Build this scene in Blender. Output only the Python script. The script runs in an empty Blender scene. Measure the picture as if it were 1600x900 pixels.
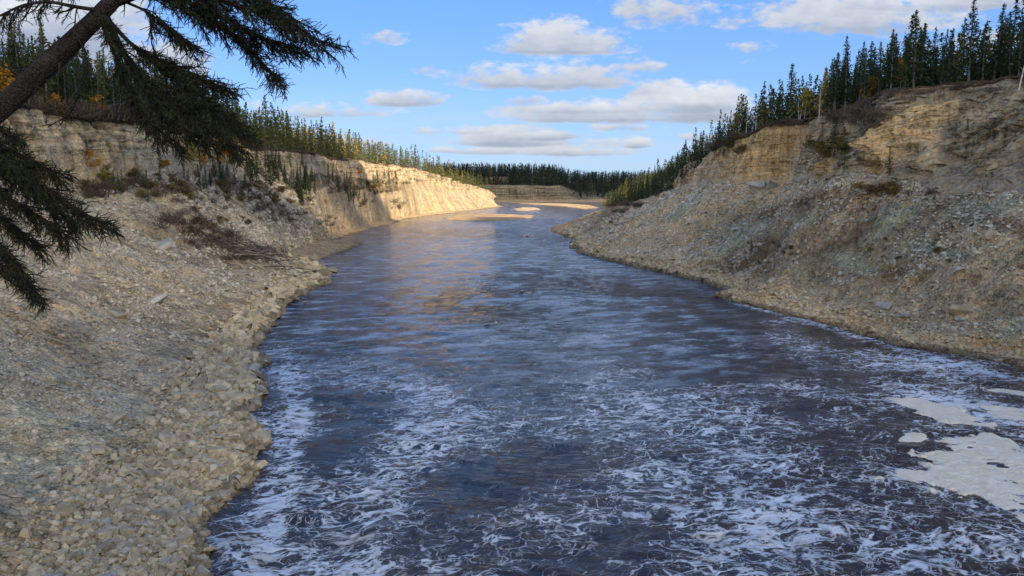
import bpy, math, random
import numpy as np
from mathutils import Vector
R = math.radians
rng = np.random.default_rng(11)
random.seed(11)
S = bpy.context.scene
COL = S.collection

# ------------------------------------------------------------------ camera
CAMZ, FPX, PITCH = 18.0, 1155.0, math.atan(158 / 1155.0)
cd = bpy.data.cameras.new('camera'); cd.sensor_width = 36; cd.lens = 36 * FPX / 1600
cd.clip_start = 0.1; cd.clip_end = 9000
cam = bpy.data.objects.new('camera', cd); COL.objects.link(cam)
cam.location = (0, 0, CAMZ); cam.rotation_euler = (R(90) - PITCH, 0, 0); S.camera = cam
S.render.resolution_x, S.render.resolution_y = 1024, 576

# ------------------------------------------------------------------ light
SUN_EL, SUN_AZ = 25.0, 143.0          # azimuth clockwise from +Y (view direction): behind the right shoulder
sd = bpy.data.lights.new('sun', 'SUN'); sd.energy = 2.0; sd.angle = R(0.5); sd.color = (1.0, 0.86, 0.63)
sun = bpy.data.objects.new('sun', sd); COL.objects.link(sun)
SV = Vector((math.sin(R(SUN_AZ)) * math.cos(R(SUN_EL)), math.cos(R(SUN_AZ)) * math.cos(R(SUN_EL)), math.sin(R(SUN_EL))))
sun.rotation_euler = SV.to_track_quat('Z', 'Y').to_euler(); sun.location = (40, -40, 60)
S.view_settings.view_transform = 'Standard'; S.view_settings.look = 'None'
S.view_settings.exposure = 2.2; S.view_settings.gamma = 1.0

# ------------------------------------------------------------------ node helper
class NT:
    def __init__(s, tree): s.t = tree; s.n = tree.nodes; s.l = tree.links
    def node(s, typ, **kw):
        n = s.n.new(typ)
        for k, v in kw.items(): setattr(n, k, v)
        return n
    def set(s, sock, v):
        if hasattr(v, 'is_output'): s.l.new(v, sock)
        elif v is not None: sock.default_value = v
    def m(s, op, a, b=None, c=None, clamp=False):
        n = s.node('ShaderNodeMath', operation=op, use_clamp=clamp)
        s.set(n.inputs[0], a)
        if b is not None: s.set(n.inputs[1], b)
        if c is not None: s.set(n.inputs[2], c)
        return n.outputs[0]
    def v(s, op, a, b=None):
        n = s.node('ShaderNodeVectorMath', operation=op); s.set(n.inputs[0], a)
        if b is not None: s.set(n.inputs[1], b)
        return n.outputs[0]
    def sep(s, v):
        n = s.node('ShaderNodeSeparateXYZ'); s.set(n.inputs[0], v); return n.outputs
    def comb(s, x, y, z):
        n = s.node('ShaderNodeCombineXYZ')
        for i, q in enumerate((x, y, z)): s.set(n.inputs[i], q)
        return n.outputs[0]
    def noise(s, vec, scale, detail=4, rough=0.55, dist=0.0):
        n = s.node('ShaderNodeTexNoise'); s.set(n.inputs['Vector'], vec)
        n.inputs['Scale'].default_value = scale; n.inputs['Detail'].default_value = detail
        n.inputs['Roughness'].default_value = rough; n.inputs['Distortion'].default_value = dist
        return n
    def vor(s, vec, scale, feature='F1', rnd=1.0):
        n = s.node('ShaderNodeTexVoronoi', feature=feature); s.set(n.inputs['Vector'], vec)
        n.inputs['Scale'].default_value = scale; n.inputs['Randomness'].default_value = rnd
        return n
    def mr(s, v, a, b, c=0.0, d=1.0, smooth=True):
        n = s.node('ShaderNodeMapRange', interpolation_type='SMOOTHSTEP' if smooth else 'LINEAR')
        s.set(n.inputs[0], v)
        for i, q in enumerate((a, b, c, d)): s.set(n.inputs[i + 1], q)
        return n.outputs[0]
    def mix(s, f, a, b, mode='MIX'):
        n = s.node('ShaderNodeMix', data_type='RGBA', blend_type=mode); n.clamp_factor = True
        s.set(n.inputs[0], f); s.set(n.inputs[6], a); s.set(n.inputs[7], b); return n.outputs[2]
    def rgb(s, c): return (c[0], c[1], c[2], 1.0)

# ------------------------------------------------------------------ world: daylight sky with fair weather clouds
W = bpy.data.worlds.new('World'); S.world = W; W.use_nodes = True
k = NT(W.node_tree); k.n.clear()
sky = k.node('ShaderNodeTexSky', sky_type='NISHITA'); sky.sun_disc = False
sky.sun_elevation = R(SUN_EL); sky.sun_rotation = R(SUN_AZ); sky.altitude = 200
sky.air_density = 1.0; sky.dust_density = 0.6; sky.ozone_density = 2.2
tc = k.node('ShaderNodeTexCoord').outputs['Generated']
x, y, z = k.sep(tc)
ys = k.m('MAXIMUM', y, 0.02)
u, v = k.m('DIVIDE', x, ys), k.m('DIVIDE', z, ys)
uv = k.comb(u, v, 0.0)
n1 = k.noise(k.comb(k.m('MULTIPLY', u, 5.0), k.m('MULTIPLY', v, 9.0), 0.3), 1.5, 7, 0.58).outputs[0]
n2 = k.noise(k.comb(k.m('MULTIPLY', u, 7.0), k.m('MULTIPLY', v, 15.0), 4.3), 4.4, 7, 0.62).outputs[0]
nz = k.m('ADD', k.m('MULTIPLY', k.m('SUBTRACT', n1, 0.5), 3.2), k.m('MULTIPLY', k.m('SUBTRACT', n2, 0.5), 2.6))
# px centre, py base, half width, height above base, depth below base, strength
CLOUDS = [(865, 78, 105, 58, 10, 1.15), (848, 130, 145, 44, 12, 1.0), (1010, 105, 60, 14, 10, .6), (1000, 185, 210, 34, 9, .95), (1062, 160, 100, 46, 16, 1.1), (925, 226, 80, 10, 6, .5),
          (635, 160, 76, 26, 8, 1.0), (500, 178, 115, 22, 8, .85), (790, 222, 90, 26, 9, 1.0), (905, 240, 95, 14, 6, .85),
          (995, 228, 28, 17, 5, 1.2), (975, 200, 70, 10, 5, .6), (1330, 40, 190, 62, 18, 1.05), (1480, 5, 190, 60, 14, 1.0),
          (1165, 75, 40, 14, 9, .6), (1095, 165, 80, 38, 30, 1.0), (760, 238, 60, 9, 5, .7), (690, 236, 60, 8, 5, .6), (600, 60, 30, 9, 8, .25), (675, 110, 26, 9, 7, .35),
          (110, 45, 160, 75, 60, 1.1), (0, 40, 120, 60, 60, 1.1), (270, 90, 90, 40, 50, .8), (820, 158, 40, 10, 8, .5), (1160, 100, 36, 9, 7, .3), (1010, 20, 90, 28, 22, .35),
          (1500, 70, 160, 30, 28, .6), (660, 205, 90, 10, 8, .45), (450, 212, 90, 14, 10, .5), (560, 225, 60, 8, 5, .6), (860, 214, 60, 10, 6, .8), (720, 205, 50, 10, 6, .5), (1080, 215, 50, 9, 6, .6), (900, 170, 120, 12, 8, .6)]
field = None; shade = None
for (px, py, rx, up, dn, st) in CLOUDS:
    cx, cy = (px - 800) / FPX, None
    # py -> elevation ratio with the camera's pitch
    def el(q):
        a = math.atan((450 - q) / FPX) - PITCH
        return math.tan(a)
    cy = el(py); ru = el(py - up) - cy; rd = cy - el(py + dn)
    du = k.m('DIVIDE', k.m('SUBTRACT', u, cx), rx / FPX)
    dv0 = k.m('SUBTRACT', v, cy)
    dv = k.m('ADD', k.m('DIVIDE', k.m('MAXIMUM', dv0, 0.0), ru), k.m('DIVIDE', k.m('MINIMUM', dv0, 0.0), rd))
    f = k.m('MULTIPLY', k.m('SUBTRACT', 1.28, k.m('ADD', k.m('MULTIPLY', du, du), k.m('MULTIPLY', dv, dv))), st)
    f = k.m('MAXIMUM', f, -1.6)
    sh = k.m('MULTIPLY', k.m('MAXIMUM', f, 0.0), dv)
    field = f if field is None else k.m('SMOOTH_MAX', field, f, 0.3)
    shade = sh if shade is None else k.m('ADD', shade, sh)
front = k.mr(y, 0.05, 0.3)
m1 = k.m('MULTIPLY', k.mr(k.m('ADD', field, nz), 0.15, 1.0), front)
# clouds over the unseen dome, brightened as fill light, laid on a flat base
zz = k.m('MAXIMUM', z, 0.03)
pl = k.comb(k.m('DIVIDE', x, zz), k.m('DIVIDE', y, zz), 1.7)
g = k.noise(pl, 0.55, 7, 0.58).outputs[0]
cov = k.mr(y, -0.3, 0.45, 0.0, 0.32)
gm = k.mr(k.m('SUBTRACT', g, cov), 0.44, 0.59)
away = k.m('SUBTRACT', 1.0, k.m('MULTIPLY', front, k.m('MULTIPLY', k.mr(k.m('ABSOLUTE', u), 1.1, 0.75), k.mr(v, 0.48, 0.30))))
m2 = k.m('MULTIPLY', k.m('MULTIPLY', gm, away), k.mr(z, 0.02, 0.12))
# thin veil low over the horizon
veiln = k.noise(k.comb(k.m('MULTIPLY', x, 2.0), k.m('MULTIPLY', y, 2.0), k.m('MULTIPLY', z, 22.0)), 2.0, 5, 0.6).outputs[0]
veil = k.m('MULTIPLY', k.mr(z, 0.15, 0.02), k.mr(veiln, 0.28, 0.62))
cl_n = k.m('ADD', k.m('MULTIPLY', shade, 0.55), k.m('ADD', 0.22, k.m('MULTIPLY', k.m('SUBTRACT', n2, 0.5), 1.3)), clamp=True)
edge = k.mr(k.m('ADD', field, nz), 0.2, 2.2, 0.2, -0.12)
lit = k.m('ADD', cl_n, edge, clamp=True)
SKYK = 0.077
cloud_c = k.mix(lit, (1.12, 1.27, 1.58, 1), (2.55, 2.6, 2.65, 1))
grade = k.mix(1.0, sky.outputs[0], (0.255, 0.375, 0.69, 1), 'MULTIPLY')
ramp = k.node('ShaderNodeValToRGB'); k.l.new(z, ramp.inputs[0]); el_ = ramp.color_ramp.elements
el_[0].position = 0.0; el_[0].color = (1.35, 2.0, 2.62, 1); el_[1].position = 1.0; el_[1].color = (0.17, 0.62, 1.7, 1)
for ps_, cc_ in ((0.16, (0.78, 1.50, 2.6, 1)), (0.34, (0.32, 1.08, 2.55, 1))):
    e_ = el_.new(ps_); e_.color = cc_
grade = k.mix(0.7, grade, ramp.outputs[0])
c = k.mix(k.m('MULTIPLY', veil, 0.75), grade, (1.6, 2.0, 2.55, 1))
c = k.mix(k.m('MULTIPLY', m2, 0.9), c, (9.6, 9.0, 7.7, 1))  # out-of-view clouds set brighter and warmer to lift the ambient light
c = k.mix(k.m('MULTIPLY', m1, 0.93), c, cloud_c)
bg = k.node('ShaderNodeBackground'); k.l.new(c, bg.inputs[0]); bg.inputs[1].default_value = SKYK
wo = k.node('ShaderNodeOutputWorld'); k.l.new(bg.outputs[0], wo.inputs[0])

# ------------------------------------------------------------------ geometry helpers
CP, SP_ = math.cos(PITCH), math.sin(PITCH)
def ray(px, py):
    a, b = (px - 800) / FPX, (450 - py) / FPX
    return np.array([a, CP + b * SP_, -SP_ + b * CP])
def at_depth(px, py, Y):
    d = ray(px, py); return np.array([0, 0, CAMZ]) + d * (Y / d[1])
def at_plane(px, py, z=0.0):
    d = ray(px, py); return np.array([0, 0, CAMZ]) + d * ((z - CAMZ) / d[2])
def project(P):
    P = np.asarray(P, float); q = P - np.array([0, 0, CAMZ])
    f = q[..., 1] * CP - q[..., 2] * SP_; up = q[..., 1] * SP_ + q[..., 2] * CP
    f = np.where(f < 0.5, 0.5, f)
    return 800 + FPX * q[..., 0] / f, 450 - FPX * up / f

def _h(ix, iy, iz, s):
    h = (ix * 374761393 + iy * 668265263 + iz * 1442695041 + s * 974711) & 0xFFFFFFFF
    h = ((h ^ (h >> 13)) * 1274126177) & 0xFFFFFFFF
    h ^= h >> 16
    return (h & 0xFFFF) / 65535.0 * 2 - 1
def vnoise(x, y, z=0.0, s=0):
    x, y, z = np.broadcast_arrays(np.asarray(x, float), y, z)
    ix, iy, iz = [np.floor(q).astype(np.int64) for q in (x, y, z)]
    fx, fy, fz = x - ix, y - iy, z - iz
    fx, fy, fz = [q * q * q * (q * (q * 6 - 15) + 10) for q in (fx, fy, fz)]
    def L(a, b, t): return a + (b - a) * t
    r = [L(L(_h(ix, iy, iz + c, s), _h(ix + 1, iy, iz + c, s), fx), L(_h(ix, iy + 1, iz + c, s), _h(ix + 1, iy + 1, iz + c, s), fx), fy) for c in (0, 1)]
    return L(r[0], r[1], fz)
def fbm(x, y, z=0.0, o=4, s=0, g=0.5):
    t, a, f = 0.0, 1.0, 1.0
    for i in range(o):
        t = t + a * vnoise(np.asarray(x) * f, np.asarray(y) * f, np.asarray(z) * f, s + i * 7); a *= g; f *= 2.03
    return t
def ridged(x, y, z=0.0, o=3, s=0):
    t, a, f = 0.0, 1.0, 1.0
    for i in range(o):
        t = t + a * (1 - 2 * np.abs(vnoise(np.asarray(x) * f, np.asarray(y) * f, np.asarray(z) * f, s + i * 5))); a *= 0.5; f *= 2.1
    return t
def ss(a, b, x):
    t = np.clip((np.asarray(x, float) - a) / (b - a), 0, 1); return t * t * (3 - 2 * t)
def gauss(px, py, cx, cy, rx, ry, ang=0.0):
    a = R(ang); dx, dy = px - cx, py - cy
    u_, v_ = dx * math.cos(a) + dy * math.sin(a), -dx * math.sin(a) + dy * math.cos(a)
    return np.exp(-((u_ / rx) ** 2 + (v_ / ry) ** 2) ** 1.5)

def mesh_np(name, V, F, smooth=False):
    me = bpy.data.meshes.new(name)
    V = np.asarray(V, np.float32).reshape(-1, 3); F = np.asarray(F, np.int32)
    nf, nv = F.shape
    me.vertices.add(len(V)); me.vertices.foreach_set('co', V.ravel())
    me.loops.add(nf * nv); me.loops.foreach_set('vertex_index', F.ravel())
    me.polygons.add(nf); me.polygons.foreach_set('loop_start', np.arange(nf, dtype=np.int32) * nv)
    me.polygons.foreach_set('loop_total', np.full(nf, nv, np.int32))
    me.polygons.foreach_set('use_smooth', np.full(nf, smooth, bool))
    me.update(calc_edges=True)
    return me
def grid_faces(nr, nc, flip=False):
    i = np.arange(nr - 1)[:, None] * nc + np.arange(nc - 1)[None, :]
    a = i.ravel(); F = np.stack([a, a + 1, a + 1 + nc, a + nc], 1)
    return F[:, ::-1] if flip else F
def add_col(me, name, C):
    at = me.color_attributes.new(name, 'FLOAT_COLOR', 'POINT')
    C = np.asarray(C, np.float32).reshape(-1, C.shape[-1])
    if C.shape[1] == 3: C = np.concatenate([C, np.ones((len(C), 1), np.float32)], 1)
    at.data.foreach_set('color', C.ravel())
def link(name, me, mat=None, parent=None, **props):
    o = bpy.data.objects.new(name, me); COL.objects.link(o)
    if mat is not None and me is not None and not me.materials: me.materials.append(mat)
    if parent is not None: o.parent = parent
    for a, b in props.items(): o[a] = b
    return o
def thing(name, label, cat, loc=(0, 0, 0), rz=0.0, group=None):
    o = bpy.data.objects.new(name, None); COL.objects.link(o); o.location = loc; o.rotation_euler = (0, 0, rz)
    o.empty_display_size = 0.3; o['label'] = label; o['category'] = cat
    if group: o['group'] = group
    return o
def dup(root, loc, rot, scale, label, group=None, cat=None):
    r = root.copy(); COL.objects.link(r); r.location = loc; r.rotation_euler = rot; r.scale = scale
    r['label'] = label
    if cat: r['category'] = cat
    if group: r['group'] = group
    elif 'group' in r: del r['group']
    for ch in KIDS[root.name]:
        c_ = ch.copy(); COL.objects.link(c_); c_.parent = r
    return r
KIDS = {}
def tubes(paths, sides=5):
    """paths: list of (points Nx3, radii N) -> verts, quads"""
    VV, FF, b = [], [], 0
    ang = np.arange(sides) * 2 * np.pi / sides
    for pts, rad in paths:
        pts = np.asarray(pts, float); n = len(pts)
        t = np.gradient(pts, axis=0); t /= np.linalg.norm(t, axis=1)[:, None] + 1e-9
        ref = np.array([0.13, 0.31, 0.94]) if abs(t[0][2]) < 0.85 else np.array([1.0, 0.1, 0.0])
        a = np.cross(t, ref); a /= np.linalg.norm(a, axis=1)[:, None] + 1e-9
        c_ = np.cross(t, a)
        ring = pts[:, None, :] + (a[:, None, :] * np.cos(ang)[None, :, None] + c_[:, None, :] * np.sin(ang)[None, :, None]) * np.asarray(rad)[:, None, None]
        VV.append(ring.reshape(-1, 3))
        i = np.arange(n - 1)[:, None] * sides; j = np.arange(sides)[None, :]; j2 = (j + 1) % sides
        FF.append(np.stack([i + j, i + j2, i + sides + j2, i + sides + j], -1).reshape(-1, 4) + b)
        b += n * sides
    return np.concatenate(VV), np.concatenate(FF)

# ------------------------------------------------------------------ materials
def new_mat(name):
    m_ = bpy.data.materials.new(name); m_.use_nodes = True; kk = NT(m_.node_tree)
    b = kk.n['Principled BSDF']; b.inputs['Roughness'].default_value = 0.9
    b.inputs['Specular IOR Level'].default_value = 0.25
    return m_, kk, b
def terrain_mat(name):
    m_, q, b = new_mat(name)
    pos = q.node('ShaderNodeNewGeometry').outputs['Position']
    col = q.node('ShaderNodeVertexColor', layer_name='tint').outputs[0]
    cl = q.node('ShaderNodeAttribute', attribute_name='kindmask'); cr = q.sep(cl.outputs['Color'])
    cliff, pebb = cr[0], cr[1]
    big = q.noise(pos, 0.35, 6, 0.65).outputs[0]
    mid = q.noise(pos, 2.4, 6, 0.7).outputs[0]
    v1 = q.vor(pos, 2.2); v2 = q.vor(pos, 6.5); v3 = q.vor(pos, 1.0)
    rnd = q.sep(v1.outputs['Color'])[0]; rnd2 = q.sep(v2.outputs['Color'])[1]; rnd3 = q.sep(v3.outputs['Color'])[2]
    val = q.m('ADD', q.mr(big, 0.3, 0.7, 0.74, 1.22, False), q.m('ADD', q.mr(mid, 0.3, 0.7, -0.40, 0.34, False), 0.0))
    peb = q.m('ADD', q.m('MULTIPLY', q.m('SUBTRACT', rnd, 0.5), 0.62), q.m('ADD', q.m('MULTIPLY', q.m('SUBTRACT', rnd2, 0.5), 0.72), q.m('MULTIPLY', q.m('SUBTRACT', rnd3, 0.5), 0.36)))
    val = q.m('ADD', val, q.m('MULTIPLY', peb, pebb))
    # strata and stained joints of the cliffs: rock of differing colour
    sx = q.sep(pos)
    wz = q.m('ADD', q.m('ADD', sx[2], q.m('MULTIPLY', q.m('MULTIPLY', sx[1], cr[2]), 1.1)), q.m('MULTIPLY', q.noise(pos, 0.15, 3).outputs[0], 2.5))
    st = q.noise(q.comb(q.m('MULTIPLY', sx[0], 0.04), q.m('MULTIPLY', sx[1], 0.04), q.m('MULTIPLY', wz, 1.6)), 1.0, 5, 0.7).outputs[0]
    jt = q.noise(q.comb(q.m('MULTIPLY', sx[0], 0.8), q.m('MULTIPLY', sx[1], 0.55), q.m('MULTIPLY', sx[2], 0.06)), 1.0, 5, 0.7).outputs[0]
    cv = q.m('ADD', q.mr(st, 0.35, 0.65, -0.38, 0.26, False), q.mr(jt, 0.36, 0.62, -0.44, 0.22, False))
    val = q.m('ADD', val, q.m('MULTIPLY', cv, cliff))
    val = q.m('MAXIMUM', val, 0.25)
    warm = q.noise(pos, 0.9, 4, 0.6).outputs[0]
    tint = q.mix(q.mr(warm, 0.35, 0.65), (0.93, 1.0, 1.08, 1), (1.07, 0.99, 0.88, 1))
    cc = q.mix(1.0, q.mix(1.0, col, tint, 'MULTIPLY'), (1.18, 1.05, 0.87, 1), 'MULTIPLY')
    sc = q.v('SCALE', cc); sc_n = sc.node; q.l.new(val, sc_n.inputs['Scale'])
    q.l.new(sc, b.inputs['Base Color'])
    e1 = q.vor(pos, 2.2, 'DISTANCE_TO_EDGE').outputs['Distance']; e2 = q.vor(pos, 6.5, 'DISTANCE_TO_EDGE').outputs['Distance']
    hgt = q.m('ADD', q.m('MULTIPLY', q.mr(e1, 0, 0.12), q.m('MULTIPLY', rnd, 0.16)), q.m('MULTIPLY', q.mr(e2, 0, 0.1), q.m('MULTIPLY', rnd2, 0.085)))
    hgt = q.m('MULTIPLY', hgt, pebb)
    hgt = q.m('ADD', hgt, q.m('MULTIPLY', mid, 0.22))
    hgt = q.m('ADD', hgt, q.m('MULTIPLY', q.m('MULTIPLY', q.m('ADD', q.m('MULTIPLY', st, 0.8), q.m('MULTIPLY', jt, 1.2)), cliff), 0.6))
    bp = q.node('ShaderNodeBump'); bp.inputs['Strength'].default_value = 1.0; bp.inputs['Distance'].default_value = 1.0
    q.l.new(hgt, bp.inputs['Height']); q.l.new(bp.outputs[0], b.inputs['Normal'])
    return m_
M_TERR = terrain_mat('eroded_bank')
def simple_mat(name, c1, c2, scale=3.0, rough=0.9, bump=0.02, rnd=0.0, trans=0.0, attr=None):
    m_, q, b = new_mat(name)
    tcn = q.node('ShaderNodeTexCoord').outputs['Object']
    n = q.noise(tcn, scale, 5, 0.65).outputs[0]
    f = q.mr(n, 0.3, 0.7)
    c_ = q.mix(f, q.rgb(c1), q.rgb(c2))
    if attr: c_ = q.mix(1.0, c_, q.node('ShaderNodeVertexColor', layer_name=attr).outputs[0], 'MULTIPLY')
    if rnd:
        r_ = q.node('ShaderNodeObjectInfo').outputs['Random']
        s_ = q.v('SCALE', c_); q.l.new(q.mr(r_, 0, 1, 1 - rnd, 1 + rnd, False), s_.node.inputs['Scale']); c_ = s_
    q.l.new(c_, b.inputs['Base Color']); b.inputs['Roughness'].default_value = rough
    if bump:
        bp = q.node('ShaderNodeBump'); bp.inputs['Strength'].default_value = 0.8; bp.inputs['Distance'].default_value = bump
        q.l.new(n, bp.inputs['Height']); q.l.new(bp.outputs[0], b.inputs['Normal'])
    if trans:
        tr = q.node('ShaderNodeBsdfTranslucent'); q.l.new(c_, tr.inputs[0])
        mx = q.node('ShaderNodeMixShader'); mx.inputs[0].default_value = trans
        out = q.n['Material Output']
        q.l.new(b.outputs[0], mx.inputs[1]); q.l.new(tr.outputs[0], mx.inputs[2]); q.l.new(mx.outputs[0], out.inputs[0])
    return m_
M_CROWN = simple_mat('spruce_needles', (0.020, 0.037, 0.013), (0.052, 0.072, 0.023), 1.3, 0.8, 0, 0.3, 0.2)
M_CROWNL = simple_mat('sunny_spruce_needles', (0.05, 0.065, 0.018), (0.13, 0.125, 0.04), 0.9, 0.8, 0, 0.35, 0.25)  # lighter, yellower needles for the lit spruces, sunlight put into the colour
M_TRUNK = simple_mat('grey_bark', (0.09, 0.075, 0.06), (0.19, 0.165, 0.14), 4, 0.95, 0.02, 0.3)
M_BIRCH = simple_mat('pale_bark', (0.42, 0.38, 0.33), (0.62, 0.58, 0.52), 3, 0.9, 0.01, 0.1)
M_GOLD = simple_mat('golden_leaves', (0.42, 0.20, 0.03), (0.62, 0.36, 0.06), 1.2, 0.8, 0, 0.15, 0.35)
M_OLIVE = simple_mat('yellow_green_leaves', (0.20, 0.17, 0.04), (0.36, 0.30, 0.07), 1.2, 0.8, 0, 0.15, 0.3)
M_TWIG = simple_mat('bare_twigs', (0.07, 0.052, 0.036), (0.17, 0.13, 0.09), 2, 0.95, 0, 0.25)
M_DEAD = simple_mat('weathered_wood', (0.20, 0.165, 0.125), (0.36, 0.31, 0.25), 3, 0.9, 0.01, 0.25)
M_ROCK = simple_mat('talus_limestone', (0.30, 0.235, 0.145), (0.54, 0.435, 0.28), 1.6, 0.9, 0.03, 0.28)
M_ROCKG = simple_mat('grey_limestone', (0.28, 0.255, 0.205), (0.50, 0.46, 0.385), 1.6, 0.9, 0.03, 0.25)
M_STUFFROCK = simple_mat('talus_rubble', (0.75, 0.75, 0.75), (1.15, 1.15, 1.15), 2.2, 0.9, 0.02, 0, 0, 'tint')
M_BARK = None

# ------------------------------------------------------------------ banks
def edge_x_left(yp):
    T = [(322, 787), (325, 768), (327, 750), (332, 712), (335, 687), (342, 632), (350, 612), (360, 572), (368, 540), (375, 522), (378, 535), (380, 566), (384, 560), (390, 545),
         (400, 518), (410, 492), (418, 480), (422, 500), (427, 521), (433, 505), (441, 512), (448, 492), (458, 478), (475, 448), (505, 425), (525, 410), (545, 400), (560, 405), (568, 418),
         (580, 404), (590, 396), (602, 408), (620, 412), (636, 396), (650, 392), (665, 400), (685, 419), (700, 410), (720, 396), (735, 405), (755, 385), (778, 360), (800, 330), (830, 316), (860, 326), (900, 334), (960, 300), (1200, 200)]
    a = np.array(T, float); return np.interp(yp, a[:, 0], a[:, 1])
def edge_x_right(yp):
    T = [(325, 935), (328, 938), (337, 916), (345, 893), (350, 890), (355, 866), (360, 860), (366, 874), (375, 898), (380, 896), (385, 891), (393, 905), (402, 926), (410, 963), (420, 1005), (428, 1045), (433, 1066), (438, 1095), (447, 1115),
         (455, 1135), (462, 1120), (468, 1133), (485, 1200), (503, 1280), (522, 1345), (538, 1400), (552, 1490), (567, 1573), (575, 1600), (600, 1700), (700, 2000), (1200, 3500)]
    a = np.array(T, float); return np.interp(yp, a[:, 0], a[:, 1])
def row_of(Y): # image row of the water plane at depth Y
    return project(np.stack([np.zeros_like(Y), Y, np.zeros_like(Y)], -1))[1]
def tab(Y, rows, i):
    a = np.array(rows, float); return np.interp(Y, a[:, 0], a[:, i])

LEFT = [(-40, -50, 17, -56, 29), (30, -58, 18, -64, 30), (60, -66, 18.5, -71, 30), (100, -72, 18.5, -75.5, 30.3), (125, -71.5, 19, -75.5, 30.5), (143, -69, 20.5, -73.5, 30.3), (180, -71, 21.5, -74.5, 30.2),
        (223, -74, 22, -77, 30), (283, -71, 22.5, -74, 30), (350, -69, 21.5, -72, 30), (420, -67, 21, -70, 30), (500, -60, 20, -62, 29.5), (560, -50, 18, -53, 26), (610, -41, 15.5, -45, 23), (660, -30, 13, -34, 19), (690, -20, 11, -26, 16.5),
        (710, -16, 8, -24, 15), (730, -40, 10, -50, 18), (770, -110, 10, -125, 20), (900, -300, 10, -320, 22)]
RIGHT = [(-40, 62, 12, 82, 19), (70, 62, 13, 82, 22), (90, 63, 17, 80, 33.2), (108, 62, 18, 79, 33.5), (116, 60, 18.5, 75, 33.8), (124, 56, 19, 65, 33.6), (134, 56, 19.5, 64.5, 32.4), (145, 57, 20, 63.5, 32.2), (153, 58, 20.5, 62.5, 32.6),
         (158, 63, 20, 65, 33), (166, 68, 19.5, 69, 33.2), (175, 69, 19.5, 70, 33.4), (183, 65, 19.5, 67, 33.4), (190, 58, 20, 62, 33.2), (200, 58, 19, 66, 33), (225, 60, 19, 66, 33), (232, 61, 20, 67, 32.5), (262, 63, 18.5, 69, 30), (300, 66, 16.5, 72, 27), (350, 70, 14.5, 77, 23.5), (400, 74, 12.5, 82, 21),
         (500, 82, 11, 90, 18.5), (600, 88, 10, 97, 17), (700, 105, 11, 118, 18), (800, 150, 14, 165, 21), (900, 190, 14, 210, 21)]
YS = np.concatenate([np.arange(-40, 24, 2.0), 24 * np.exp(np.arange(0, math.log(850 / 24), 0.0058))])

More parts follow.
